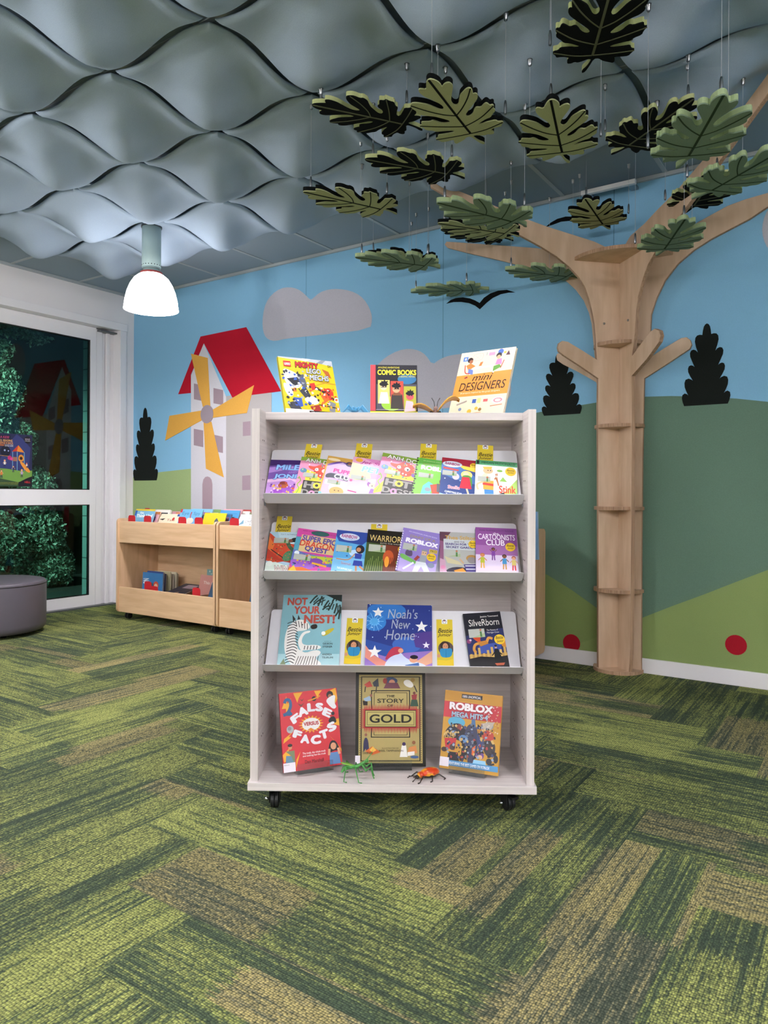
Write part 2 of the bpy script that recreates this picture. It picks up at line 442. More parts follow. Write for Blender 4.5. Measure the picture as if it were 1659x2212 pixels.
# ================================================================== CEILING
M_TILE = mat('#8c9ca8', 0.9, 0.06, 300, bump=0.2, bscale=300)
M_TBAR = mat('#aab2b6', 0.6, 0.03)
bm = B(); box(bm, ROOM[0] - .2, ROOM[1] - .1, CEIL, ROOM[2] + .1, ROOM[3] + .1, CEIL + .05)
ceil = struct('ceiling', bm, M_TILE, WF)
bm = B()
k = -3.416 - .6 * 4
while k < ROOM[2]:
    if k > ROOM[0]: box(bm, k - .012, ROOM[1], CEIL - .004, k + .012, ROOM[3], CEIL + .002)
    k += .6
k = 3.755
while k > ROOM[1]:
    box(bm, ROOM[0], k - .012, CEIL - .0045, ROOM[2], k + .012, CEIL + .002); k -= .6
struct('ceiling_grid_bars', bm, M_TBAR, WF)
bm = B(); box(bm, ROOM[0], ROOM[3] - .02, CEIL - .022, ROOM[2], ROOM[3], CEIL - .001)
box(bm, ROOM[0], ROOM[1], CEIL - .022, ROOM[0] + .02, ROOM[3] - .02, CEIL - .001)
struct('trim_ceiling', bm, M_TBAR, WF)

# wavy felt baffles
M_BAFF = felt('#a2b3c6', 0.10)
PZ = 2.80
def pz(u, v):
    s = math.sin(math.pi * u) * math.sin(math.pi * v)
    return .021 * math.sin(2 * math.pi * u) + .021 * math.sin(2 * math.pi * v) - s * (.034 + .060 * math.sin(2 * math.pi * (u - v) * .85 + 1.0) - .018 * math.cos(2 * math.pi * (u + v)))
E1L = [0.89 + .605 * k for k in range(-6, 8)]
E2L = [1.90 + .605 * k for k in range(-6, 4)]
def baffle_z(e1, e2):
    u = ((e1 - .89) / .605) % 1; v = ((e2 - 1.90) / .605) % 1
    if e2 > E2L[-1] or e1 > E1L[-1]: return CEIL
    return PZ + pz(u, v) - .012
RIM = [0, .008, .018, .032, .055] + [.055 + .89 * k / 14 for k in range(1, 14)] + [.945, .968, .982, .992, 1]
def baffle_mesh():
    bm = B(); n = len(RIM) - 1; g = .016; S = .605; top = []; bot = []
    for i in range(n + 1):
        rt = []; rb = []
        for j in range(n + 1):
            u = i / n; v = j / n
            # crowd samples at the rim so the edge rolls up
            uu = RIM[i]; vv = RIM[j]
            x = -(g + (S - 2 * g) * uu); y = g + (S - 2 * g) * vv
            d = min(uu, vv, 1 - uu, 1 - vv) * S
            z = pz(uu, vv) + .018 * max(0, 1 - d / .030) ** 2
            rb.append(bm.verts.new((x, y, z - .012))); rt.append(bm.verts.new((x, y, pz(uu, vv) + .012)))
        top.append(rt); bot.append(rb)
    for i in range(n):
        for j in range(n):
            bm.faces.new((bot[i][j], bot[i][j + 1], bot[i + 1][j + 1], bot[i + 1][j])); bm.faces.new((top[i][j], top[i + 1][j], top[i + 1][j + 1], top[i][j + 1]))
    for i in range(n):
        for a, b_ in (((i, 0), (i + 1, 0)), ((i + 1, n), (i, n)), ((0, i + 1), (0, i)), ((n, i), (n, i + 1))):
            bm.faces.new((bot[a[0]][a[1]], bot[b_[0]][b_[1]], top[b_[0]][b_[1]], top[a[0]][a[1]]))
    bmesh.ops.recalc_face_normals(bm, faces=bm.faces[:])
    for f in bm.faces: f.smooth = True
    me = bpy.data.meshes.new('acoustic_baffle'); bm.to_mesh(me); bm.free(); me.materials.append(M_BAFF)
    return me
BM_ = baffle_mesh()
def on_frame(p, m=30):
    d = Vector(p) - Vector((0, 0, H))
    if d.y < .3: return False
    x = CX + F * d.x / d.y; y = CY - F * d.z / d.y
    return -m < x < 1659 + m and -m < y < 2212 + m
cnt = 0
for a in E1L[:-1]:
    for b_ in E2L[:-1]:
        pts = [wfp(-(a + .605 * s), b_ + .605 * t, PZ) for s in (0, .5, 1) for t in (0, .5, 1)]
        if not any(on_frame(p) for p in pts): continue
        o = bpy.data.objects.new('acoustic_baffle', BM_); COL.objects.link(o)
        o.matrix_world = WF @ Matrix.Translation((-a, b_, PZ))
        # where it sits, in words
        row = round((E2L[-2] - b_) / .605); colm = round((E1L[-2] - a) / .605)
        NTH = ['first', 'second', 'third', 'fourth', 'fifth', 'sixth', 'seventh', 'eighth', 'ninth', 'tenth', 'eleventh', 'twelfth', 'thirteenth']
        o['label'] = 'wavy grey-blue ceiling panel, %s row from mural wall, %s column from door wall' % (NTH[row], NTH[colm])
        o['category'] = 'acoustic panel'; o['group'] = 'wavy felt ceiling panels'
        cnt += 1

# ================================================================== WALLS
def wall_blue():
    m = felt('#83b6d6', 0.10).copy(); m.name = 'sky_blue_felt_wall'
    nt = m.node_tree; b = nt.nodes['Principled BSDF']; src = b.inputs['Base Color'].links[0].from_socket
    tc = nt.nodes.new('ShaderNodeTexCoord'); sp = nt.nodes.new('ShaderNodeSeparateXYZ'); nt.links.new(tc.outputs['Object'], sp.inputs[0])
    acc = None
    for X in SEAMS:
        s = nt.nodes.new('ShaderNodeMath'); s.operation = 'COMPARE'; s.inputs[1].default_value = X; s.inputs[2].default_value = 0.0018
        nt.links.new(sp.outputs[0], s.inputs[0])
        if acc is None: acc = s.outputs[0]
        else:
            a = nt.nodes.new('ShaderNodeMath'); a.operation = 'MAXIMUM'; nt.links.new(acc, a.inputs[0]); nt.links.new(s.outputs[0], a.inputs[1]); acc = a.outputs[0]
    mx = nt.nodes.new('ShaderNodeMix'); mx.data_type = 'RGBA'; mx.inputs[7].default_value = lin('#4f7d96')
    nt.links.new(acc, mx.inputs[0]); nt.links.new(src, mx.inputs[6]); nt.links.new(mx.outputs[2], b.inputs['Base Color'])
    return m
SEAMS = [wallpt(661, 700)[0], wallpt(957, 700)[0], wallpt(1326, 500)[0]]
bm = B(); box(bm, ROOM[0] - .2, WY, 0, ROOM[2] + .1, WY + .1, CEIL)
wb = struct('wall_back', bm, wall_blue(), WF)
def mural(name, col, pts, layer, label=None, conv=wallpt, smooth=0, parent=None, raw=False):
    P = pts if raw else [conv(*p) for p in pts]
    if smooth: P = smooth_poly(P, smooth)
    bm = B(); y = WY - .0012 * layer
    prism(bm, P, lambda a, b_, t: Vector((a, y + t, b_)), WY - y - .0002)
    o = mk(name, bm, felt(col), parent or wb, label=label)
    o['kind'] = 'structure'
    return o
c7 = lambda x, y: (x / 2.9625, 560 + y / 2.9625)
c5 = lambda x, y: (1100 + x / 2.968, 350 + y / 2.968)
c6 = lambda x, y: (1100 + x / 2.968, 850 + y / 2.968)
c4 = lambda x, y: (630 + x / 2.633, 350 + y / 2.633)
zf = .085
def arc_fill(top, zb=zf): # close a hill outline down to the baseboard
    P = [wallpt(*p) for p in top]
    return P + [(P[-1][0], zb), (P[0][0], zb)]
XR = wallpt(1659, 900)[0] + .6
# hills
P = [wallpt(*p) for p in ((1120, 905), (1156, 892), (1220, 881), (1292, 869), (1340, 862), (1393, 857), (1450, 855.5), (1521, 857), (1590, 861), (1659, 868))]
P = [(-2.9, .7), (-2.6, 1.05), (-2.3, 1.27), (-2.0, 1.43)] + P + [(XR, P[-1][1] - .12), (XR, zf), (-3.0, zf)]
mural('dark_green_hill', '#647f6e', P, 1, 'large dark green felt hill', raw=True)
P = [wallpt(*p) for p in ((281, 1032), (310, 1026), (345, 1020), (380, 1016), (412, 1012.5))]
P = P + [(-4.3, P[-1][1] + .02), (-3.4, P[-1][1] - .12), (-2.6, .7), (-2.2, zf), (P[0][0], zf)]
mural('light_green_hill', '#98ad78', P, 1, 'light green felt hill beside the glass door', raw=True)
P = [wallpt(*p) for p in ((1150, 1226), (1184, 1242.5), (1236, 1275), (1289, 1313), (1345, 1350), (1390, 1385))]
P = [(P[0][0] - .5, P[0][1] + .1)] + P + [(P[-1][0] + .3, zf), (P[0][0] - .5, zf)]
mural('olive_green_hill', '#7f925a', P, 2, 'olive green felt hill left of the tree trunk', raw=True)
P = [wallpt(*p) for p in ((1330, 1362), (1386, 1335), (1450, 1310), (1521, 1284), (1590, 1257), (1659, 1231))]
P = P + [(XR, P[-1][1] + .16), (XR, zf), (P[0][0] - .3, zf)]
mural('olive_green_hill', '#86985f', P, 2.5, 'olive green felt hill right of the tree trunk', raw=True)
for c_, r_, lb in (((1235, 1389), 13.8, 'left of the tree trunk'), ((1590, 1393), 18.2, 'right of the tree trunk')):
    x, z = wallpt(*c_); x2, _ = wallpt(c_[0] + r_, c_[1]); rr = .054
    mural('red_dot', '#9d1b28', [(x + rr * math.cos(a * math.pi / 12), z + rr * math.sin(a * math.pi / 12)) for a in range(24)], 3.5, 'red felt dot ' + lb, raw=True)
# clouds
mural('cloud', '#b6b5bf', [(567, 706), (568, 680), (574, 655), (587, 636), (606, 623), (625, 620), (643, 624), (657, 634), (670, 648), (676, 645), (690, 632), (710, 625), (732, 624), (757, 628), (778, 638), (793, 655), (802, 675), (804, 690), (800, 711), (700, 723), (620, 731), (595, 737), (580, 734), (571, 724)], 1, 'grey cloud above the windmill house', smooth=1)
mural('cloud', '#b6b5bf', [(800, 800), (812, 792), (832, 772), (860, 757), (885, 753), (905, 757), (920, 767), (934, 788), (950, 776), (970, 768), (1000, 764), (1040, 770), (1075, 785), (1098, 810), (1105, 835), (1102, 861), (1080, 866), (900, 890), (800, 900)], 1, 'grey cloud behind the books on the display case', smooth=1)
mural('cloud', '#b6b5bf', [(1700, 400), (1665, 445), (1652, 465), (1646, 490), (1648, 515), (1660, 540), (1700, 560)], 1, 'grey cloud at the right edge', smooth=1)
# birds
mural('bird', '#101214', [c4(*p) for p in ((880, 806), (905, 785), (935, 774), (975, 770), (1015, 776), (1045, 788), (1070, 802), (1095, 772), (1130, 748), (1175, 732), (1225, 727), (1272, 742), (1235, 743), (1190, 752), (1145, 773), (1110, 800), (1071, 838), (1045, 818), (1010, 803), (965, 796), (920, 797))], 2, 'black bird below the felt leaves')
mural('bird', '#101214', [(1178, 491), (1190, 481), (1204, 473), (1222, 468), (1240, 468), (1256, 474), (1266, 464), (1285, 455), (1310, 451), (1300, 458), (1280, 470), (1266, 490), (1250, 482), (1232, 477), (1212, 479), (1196, 485)], 2, 'black bird behind a felt leaf')
# cut-out conifers
def conifer(bl, br, apex, label):
    a, b_, t = wallpt(*bl), wallpt(*br), wallpt(*apex)
    cx = (a[0] + b_[0]) / 2; hw = (b_[0] - a[0]) / 2; zb = min(a[1], b_[1]) - .03; h = t[1] - zb; tx = t[0] - cx
    half = [((x - 1268) / 157, (1508 - y) / 473) for x, y in ((1412, 1512), (1422, 1490), (1428, 1465), (1425, 1446), (1410, 1437), (1396, 1441), (1385, 1450), (1400, 1424), (1410, 1400), (1412, 1375), (1405, 1356), (1385, 1350), (1368, 1356), (1355, 1365), (1374, 1338), (1388, 1312), (1390, 1292), (1384, 1277), (1370, 1272), (1356, 1276), (1345, 1285), (1362, 1252), (1376, 1222), (1378, 1200), (1370, 1185), (1355, 1181), (1340, 1186), (1325, 1200), (1338, 1168), (1346, 1135), (1343, 1112), (1332, 1100), (1315, 1097), (1297, 1100), (1294, 1075), (1288, 1052), (1279, 1040), (1268, 1035))]
    pts = [(cx + tx * z + x * hw, zb + z * h) for x, z in half] + [(cx + tx * z - x * hw, zb + z * h) for x, z in half[::-1][1:]]
    mural('conifer', '#1b1f1d', pts, 2.2, label, raw=True)
conifer(c7(855, 1392), c7(1010, 1368), c7(930, 950), 'black felt conifer left of the windmill house')
conifer((1172, 887), (1257, 873), (1206, 765), 'black felt conifer behind the lower left branch')
conifer(c5(1110, 1502), c5(1415, 1508), c5(1268, 1035), 'black felt conifer right of the tree trunk')
# windmill house
tb = wallpt(430, 1120)[1]
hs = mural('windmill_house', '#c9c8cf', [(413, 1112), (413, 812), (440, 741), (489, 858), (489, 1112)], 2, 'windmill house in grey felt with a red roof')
mural('side_wall', '#a9a5a4', [(489, 1112), (489, 856), (587, 840), (586, 1100)], 2.2, 'grey felt side wall', parent=hs)
mural('roof', '#ad1a2d', [c7(*p) for p in ((1142, 864), (1285, 495), (1577, 435), (1800, 845), (1488, 885), (1306, 538), (1222, 740), (1222, 856))], 3, 'red felt roof', parent=hs)
for q in (((1243, 795), (1298, 808), (1298, 908), (1243, 896)), ((1368, 824), (1430, 838), (1430, 934), (1368, 922)), ((1242, 1085), (1302, 1096), (1302, 1203), (1242, 1190)), ((1366, 1122), (1428, 1136), (1428, 1240), (1366, 1228)),
          ((1556, 1042), (1605, 1036), (1605, 1128), (1556, 1132)), ((1552, 1386), (1604, 1382), (1604, 1476), (1552, 1478)), ((1660, 1030), (1710, 1026), (1710, 1115), (1660, 1120))):
    mural('window', '#98868f', [c7(*p) for p in q], 3, parent=hs)
dr = [c7(1297, 1640), c7(1297, 1440), c7(1303, 1410), c7(1315, 1394), c7(1330, 1390), c7(1345, 1396), c7(1356, 1412), c7(1361, 1440), c7(1361, 1640)]
mural('door', '#a48f98', dr, 3, parent=hs)
for q in (((1224, 604), (1331, 632), (1348, 945), (1300, 945)), ((1628, 806), (1582, 984), (1364, 1015), (1360, 965)), ((1293, 968), (1087, 1002), (1059, 1160), (1292, 1032)), ((1305, 1040), (1355, 1040), (1434, 1396), (1320, 1340))):
    mural('windmill_sail', '#d3a04a', [c7(*p) for p in q], 4, 'mustard yellow sail', parent=hs)
x, z = wallpt(*c7(1327, 992)); rx = .055
mural('sail_hub', '#938790', [(x + .079 * math.cos(a * math.pi / 14), z + .079 * math.sin(a * math.pi / 14)) for a in range(28)], 5, parent=hs, raw=True)
bm = B(); box(bm, ROOM[0], WY - .014, 0, ROOM[2], WY - .0, .085)
struct('baseboard_back', bm, M_WHITE, WF, bevel=.003)

# left wall with the glass sliding door
yr = 4.232; yl = -.4; zh = 2.548
bm = B(); box(bm, WX - .2, yl, zh, WX, WY, CEIL); box(bm, WX - .2, yr, 0, WX, WY, zh); box(bm, WX - .2, ROOM[1] - .1, 0, WX, yl, CEIL)
struct('wall_left', bm, M_WHITE, WF)
bm = B(); box(bm, ROOM[2], ROOM[1] - .1, 0, ROOM[2] + .1, WY, CEIL); struct('wall_right', bm, M_WHITE, WF)
bm = B(); box(bm, ROOM[0], ROOM[1] - .1, 0, ROOM[2], ROOM[1], CEIL); struct('wall_rear', bm, M_WHITE, WF)
bm = B()
box(bm, WX - .16, yl, 2.51, WX + .012, yr + .02, zh + .03)              # head casing
box(bm, WX - .16, 4.176, 0, WX + .012, yr + .01, 2.51)                    # right jamb
for i, (ya, yb, xo) in enumerate(((4.13, 4.176, -.09), (4.095, 4.125, -.075), (4.06, 4.09, -.10), (3.995, 4.055, -.085))):
    box(bm, WX + xo - .05, ya, .0, WX + xo, yb, 2.50 if i else 2.51)
box(bm, WX - .16, 3.99, 0, WX - .12, 4.15, 2.5)
struct('trim_1', bm, M_FRAME, WF, bevel=.003)
bm = B(); box(bm, WX - .14, 4.0, 2.478, WX - .03, 4.17, 2.492); box(bm, WX - .145, yl, -.001, WX - .02, yr, .012)
struct('trim_2', bm, mat('#55585a', .4, .05), WF)
dx = WX - .08
for k_, (ya, yb) in enumerate(((2.62, 3.99), (1.25, 2.60))):
    bm = B()
    for q in ((ya + .057, .012, yb - .057, .105), (ya + .057, .915, yb - .057, 1.047), (ya + .057, 2.39, yb - .057, 2.508), (yb - .057, .012, yb, 2.508), (ya, .012, ya + .057, 2.508)):
        box(bm, dx - .045, q[0], q[1], dx, q[2], q[3])
    dr_ = struct('door_%d' % (k_ + 1), bm, M_FRAME, WF, label='white framed glass sliding door leaf' if k_ == 0 else None)
    for (za, zb) in ((.105, .915), (1.047, 2.39)):
        bm = B(); g = .008
        for q in ((ya + .057, za, yb - .057, za + g), (ya + .057, zb - g, yb - .057, zb), (ya + .057, za, ya + .057 + g, zb), (yb - .057 - g, za, yb - .057, zb)):
            box(bm, dx - .035, q[0], q[1], dx - .008, q[2], q[3])
        mk('glazing_gasket', bm, M_BLACK, dr_)
        bm = B(); box(bm, dx - .025, ya + .057, za, dx - .019, yb - .057, zb)
        mk('glass_pane', bm, M_GLASS, dr_)
# the rest of the opening, out of frame to the left
bm = B(); box(bm, WX - .14, yl, 0, WX - .1, 1.25, 2.51); struct('wall_side_panel', bm, M_WHITE, WF)

# outside: paving, block wall, fence, climbing plant
bm = B(); box(bm, -10, -1, -.12, WX - .2, 6, -.02); struct('ground_outside', bm, mat('#3c4440', .9, .2, 12), WF)
def blocks():
    m = bpy.data.materials.new('painted_block_wall'); m.use_nodes = True; nt = m.node_tree; b = nt.nodes['Principled BSDF']
    tc = nt.nodes.new('ShaderNodeTexCoord'); mp = nt.nodes.new('ShaderNodeMapping'); mp.inputs['Rotation'].default_value = (R(90), 0, 0)
    br = nt.nodes.new('ShaderNodeTexBrick'); br.inputs['Scale'].default_value = 1; br.inputs['Brick Width'].default_value = .4; br.inputs['Row Height'].default_value = .2; br.inputs['Mortar Size'].default_value = .006
    br.inputs['Color1'].default_value = lin('#7fa3a3'); br.inputs['Color2'].default_value = lin('#86aaa9'); br.inputs['Mortar'].default_value = lin('#4f6a6c')
    nt.links.new(tc.outputs['Object'], mp.inputs[0]); nt.links.new(mp.outputs[0], br.inputs['Vector']); nt.links.new(br.outputs['Color'], b.inputs['Base Color'])
    b.inputs['Roughness'].default_value = .8
    return m
bm = B(); box(bm, ycol(178, 1100, 4.17)[0], 4.17, -.02, WX - .2, 4.35, 3.0)
struct('wall_outside', bm, blocks(), WF)
bm = B(); box(bm, -8.6, -.5, -.02, -8.5, 7.5, 3.2)
struct('wall_fence', bm, mat('#1d2422', .9, .2, 6), WF)
def leafy(name, label, regions, n, seed, sc=.055):
    rnd = random.Random(seed); bm = B()
    mats = [mat('#7d9c84', .5, .2, 30), mat('#47604e', .5, .2, 30), mat('#c6dcc8', .4, .2, 30)]
    for _ in range(n):
        y, z, rr = None, None, 0
        t = rnd.random(); q = rnd.choices(regions, [abs(r_[2]) * r_[3] for r_ in regions])[0]
        a = rnd.uniform(0, 6.283); rad = rnd.random() ** .5
        y = q[0] + q[2] * rad * math.cos(a); z = q[1] + q[3] * rad * math.sin(a)
        if z < .0: continue
        x = -7.75 + .32 * math.sqrt(max(0, 1 - rad * rad)) * rnd.uniform(.6, 1.1) + rnd.uniform(-.05, .05)
        s = sc * rnd.uniform(.5, 1.25)
        MM = Matrix.Translation((x, y, z)) @ Matrix.Rotation(rnd.uniform(0, 6.28), 4, 'X') @ Matrix.Rotation(rnd.uniform(-1, 1), 4, 'Y') @ Matrix.Rotation(rnd.uniform(-.8, .8), 4, 'Z')
        vs = [bm.verts.new(MM @ Vector(p)) for p in ((0, -s * .9, 0), (s * .15, -s * .1, s * .45), (0, s * .9, 0), (s * .15, -s * .1, -s * .45))]
        f = bm.faces.new(vs); f.material_index = rnd.randrange(3)
    o = mk(name, bm, mats, None, WF)
    tag(o, label, 'plant', kind='stuff'); return o
def onx(px, py, X):
    n = E1; p = WF.inverted() @ hit(px, py, E1 * (-X), E1); return (p.y, p.z)
reg = []
for (px, py, rx, rz) in ((95, 1240, .30, .16), (125, 1225, .2, .3), (100, 1150, .24, .3), (80, 1060, .22, .28), (40, 960, .2, .3), (10, 850, .22, .32), (-30, 1180, .5, .4), (-60, 900, .5, .6), (0, 760, .12, .15)):
    y, z = onx(px, py, -7.6); reg.append((y, z, rx, rz))
leafy('climbing_plant', 'leafy climbing plant lit up outside behind the glass door', reg, 26000, 3, .028)
reg = []
for (px, py, rx, rz) in ((10, 700, .3, .06), (45, 715, .25, .07), (85, 735, .08, .05)):
    y, z = onx(px, py, -7.6); reg.append((y, z, rx, rz))
leafy('overhanging_branch', 'sparse leafy branch hanging at the top of the door glass outside', reg, 1800, 4, .028)

# poster stuck on the glass
def poster():
    base = WF @ Matrix.Translation((dx - .016, 3.104, 1.07))
    t = thing('poster', 'dark blue reading challenge poster with a playground drawing, stuck on the door glass', 'poster', base)
    W_, H_ = .297, .43
    bm = B(); box(bm, -.001, 0, 0, .0, W_, H_); mk('sheet', bm, paper('#23264a'), t)
    a = Art(W_, H_, lambda x, z, l: Vector((l, x, z)))
    a.poly('#343a70', [(0, .35), (.25, .75), (.55, 1), (.75, .9), (.95, .75), (.9, .3)])
    a.poly('#6f9a45', [(0, .34), (.3, .33), (.65, .3), (1, .31), (1, .2), (.85, .14), (.6, .08), (0, .16)])
    a.poly('#2f4a30', [(0, .16), (.3, .12), (.6, .08), (1, .05), (1, 0), (0, 0)])
    a.poly('#15161f', [(.62, .08), (.85, .16), (1, .2), (1, 0), (.6, 0)])
    a.ell('#15172b', .24, .66, .14, .1)
    a.ell('#a8b4dc', .22, .68, .025); a.ell('#a8b4dc', .32, .67, .018)
    a.poly('#c43a2c', [(.42, .66), (.6, .79), (.56, .67)]); a.poly('#e5872b', [(.56, .67), (.6, .79), (.78, .65)])
    for u in (.44, .57, .77): a.line('#6c9fc0', [(u, .66), (u, .3)], .02)
    a.poly('#dc9038', [(.6, .58), (.68, .62), (.76, .58), (.76, .48), (.6, .48)]); a.ell('#2b1a1c', .68, .54, .045)
    a.poly('#e59438', [(.62, .48), (.72, .48), (.97, .29), (.9, .26), (.78, .32)])
    a.poly('#9c6a55', [(.44, .56), (.57, .56), (.57, .48), (.44, .48)])
    a.line('#c9924d', [(0, .585), (.32, .57)], .012)
    a.ell('#c02c66', .36, .54, .06); a.ell('#d8478a', .41, .52, .04)
    for (u, v, s_, c1_, c2_) in ((.22, .42, .10, '#e8e4da', '#db7b4a'), (.46, .32, .09, '#2e3560', '#2e3560'), (.7, .24, .11, '#b8a3c8', '#e0c060'), (.13, .22, .11, '#d77a3c', '#2b1c18'), (.84, .4, .07, '#e8e0e0', '#c8502f')):
        a.person(u, v, s_, c1_, '#2a2c48', hair=c2_)
    a.rect('#15172b', .0, .895, .37, .965)
    a.text('GRA KIDS!', '#d5487f', .0, .905, .34, .95, .01, .2)
    a.text('HELL READING', '#e8b36a', .02, .845, .43, .885, .02)
    a.text('HALLENGE IS BACK', '#e8a060', -.04, .80, .45, .837, .02)
    a.text('N 2026!', '#e8873a', -.04, .76, .2, .795, .02); a.text('DON\'T MISS', '#e8e6e6', .22, .775, .45, .792); a.text('OR MISS PAGES', '#e8e6e6', .22, .752, .45, .77)
    a.text('www.readingchallenge for full reading challenge', '#c9c34e', .0, .06, .6, .075); a.text('terms and conditions of the reading challenge', '#c9c34e', .0, .035, .58, .05)
    a.ell('#101018', .86, .9, .1); a.text('READ', '#c9b8c9', .79, .895, .93, .93); a.text('CHALLENGE', '#dedede', .78, .87, .94, .885)
    a.text('HELL', '#c8383f', .78, .065, .95, .105, .03)
    a.done('print', t)
poster()

# white rail fitting on the mural wall
def rail():
    xl = ycol(1258, 418, 4.24)[0]; xr = ycol(1375, 393, 4.24)[0]
    t = thing('wall_light_bar', 'slim white bar fitting high on the mural wall under the ceiling', 'light fitting', WF @ Matrix.Translation(((xl + xr) / 2, 4.24, ycol(1315, 408, 4.24)[1] - .012)))
    hw = (xr - xl) / 2
    bm = B(); box(bm, -hw, -.03, 0, hw, .0, .026); mk('housing', bm, mat('#f4f4f6', .4, .02), t, bevel=.003)
    for x in (-hw * .8, hw * .8):
        bm = B(); box(bm, x - .02, 0, .005, x + .02, .088, .02); mk('bracket', bm, M_METAL, t)
rail()

# ================================================================== PENDANT LAMPS
M_DOME = bpy.data.materials.new('glowing_opal_glass'); M_DOME.use_nodes = True
_b = M_DOME.node_tree.nodes['Principled BSDF']; _b.inputs['Base Color'].default_value = (.9, .9, .9, 1); _b.inputs['Emission Color'].default_value = (1, .955, .97, 1)
_n = M_DOME.node_tree.nodes.new('ShaderNodeTexNoise'); _n.inputs['Scale'].default_value = 3; _m = M_DOME.node_tree.nodes.new('ShaderNodeMath'); _m.operation = 'MULTIPLY_ADD'; _m.inputs[1].default_value = 4.0; _m.inputs[2].default_value = 12.0
M_DOME.node_tree.links.new(_n.outputs['Fac'], _m.inputs[0]); M_DOME.node_tree.links.new(_m.outputs[0], _b.inputs['Emission Strength'])
M_DOME2 = M_DOME.copy(); M_DOME2.name = 'fill_opal_glass'
for _q in M_DOME2.node_tree.nodes:
    if _q.type == 'MATH': _q.inputs[1].default_value = 14; _q.inputs[2].default_value = 58  # stronger glow for the added unseen lamps, to lift walls and ceiling
M_PEND = mat('#9fb5b3', .5, .03)
for i, (a_, b_) in enumerate(PEND):
    p = wfp(a_, b_, 0); zc = baffle_z(-a_, b_) if i == 0 else CEIL
    lab = 'pendant lamp with a glowing opal glass bell shade and pale green canister' if i == 0 else 'unseen pendant lamp with a bell shade, added to brighten the room'
    t = thing('pendant_lamp', lab, 'pendant lamp', Matrix.Translation((p.x, p.y, 2.25)))
    if i: t['group'] = 'added pendant lamps out of view'
    zt = zc - 2.25 + .005
    bm = B(); lathe(bm, [(.178, 0), (.176, .01), (.170, .06), (.157, .115), (.137, .165), (.112, .205), (.085, .228), (.070, .236)], 40, cap=False)
    lathe(bm, [(.174, .002), (.166, .06), (.153, .113), (.133, .162), (.109, .201), (.083, .224), (.066, .231)], 40, cap=False)
    mk('lamp_shade', bm, M_DOME2 if i else M_DOME, t)
    bm = B(); lathe(bm, [(.070, .234), (.072, .248), (.066, .25)], 32); mk('red_collar', bm, mat('#b5443c', .4, .05), t, label='red collar on top of the shade')
    bm = B(); lathe(bm, [(.052, .245), (.052, .275)], 24); mk('neck', bm, M_PEND, t)
    bm = B(); lathe(bm, [(.058, .272), (.062, .285), (.062, zt)], 32)
    for k in range(20):
        an = 2 * math.pi * k / 20; ell(bm, (.061 * math.cos(an), .061 * math.sin(an), .292), (.004, .004, .004), 1, u=6, v=4)
    mk('canister', bm, [M_PEND, M_BLACK], t)
    bm = B(); lathe(bm, [(.068, zt - .008), (.068, zt)], 32); mk('ceiling_plate', bm, mat('#3a4145', .5), t)
for d_, lb_ in ((DL, 'round ceiling downlight just in front of the display case'), (DL2, 'round ceiling downlight directly above the display case')):
    t = thing('downlight', lb_, 'downlight', Matrix.Translation((d_.x, d_.y, 2.755)))
    bm = B(); lathe(bm, [(.075, 0), (.075, .1), (.05, .1), (.05, .02), (.06, 0)], 24, cap=False); mk('housing', bm, M_METAL, t)

# ================================================================== HANGING FELT LEAVES
LEAF_RAW = [(680,155),(750,160),(815,200),(845,250),(840,305),(900,260),(970,235),(1025,245),(1045,290),(1010,350),(950,430),(900,500),(860,570),(870,620),(920,635),(970,610),(1020,540),(1070,470),(1150,420),(1230,370),(1300,350),(1335,375),(1325,430),(1310,465),(1360,450),(1385,480),(1350,540),(1270,600),(1170,670),(1070,740),(990,800),(985,840),(1050,835),(1130,790),(1190,720),(1240,690),(1320,700),(1380,660),(1440,630),(1475,640),(1490,680),(1545,665),(1560,690),(1525,730),(1545,765),(1500,800),(1450,830),(1400,875),(1300,900),(1200,940),(1100,985),(1180,985),(1270,960),(1370,945),(1450,935),(1480,965),(1560,960),(1565,985),(1520,1010),(1500,1045),(1430,1050),(1350,1065),(1270,1095),(1310,1120),(1305,1160),(1240,1170),(1180,1160),(1130,1180),(1040,1175),(970,1165),(910,1180),(930,1220),(980,1270),(1040,1300),(1045,1330),(990,1325),(930,1260),(870,1180),(790,1190),(740,1225),(680,1250),(620,1270),(550,1295),(525,1265),(550,1225),(500,1225),(420,1240),(320,1250),(280,1220),(225,1190),(290,1170),(310,1125),(400,1120),(500,1110),(600,1100),(655,1080),(600,1060),(500,1060),(400,1060),(310,1065),(280,1040),(150,1025),(135,985),(75,935),(135,930),(140,880),(220,880),(300,885),(360,865),(410,880),(470,915),(560,930),(650,920),(655,890),(600,860),(520,830),(440,800),(330,780),(220,765),(140,720),(170,690),(110,630),(110,590),(150,545),(230,540),(330,560),(430,590),(510,640),(590,690),(650,695),(680,650),(660,600),(590,540),(510,490),(440,440),(395,370),(405,320),(450,305),(545,330),(580,260),(620,195)]
VEIN_RAW = [([(680, 165), (820, 800), (865, 1000), (900, 1130)], 1.9), ([(830, 800), (1000, 680), (1180, 520), (1318, 362)], 1), ([(815, 808), (600, 775), (350, 690), (120, 582)], 1), ([(870, 1000), (1100, 920), (1300, 830), (1550, 684)], 1), ([(865, 1003), (600, 992), (350, 972), (85, 945)], 1), ([(905, 1130), (1200, 1080), (1550, 977)], 1), ([(895, 1130), (600, 1165), (240, 1198)], 1)]
def lcv(x, y):
    p = hit(1110 + x / 8.732, 200 + y / 8.732, (0, 0, 2.37), (0, 0, 1)); return Vector((p.x, p.y))
_s, _t = lcv(1020, 1315), lcv(680, 160)
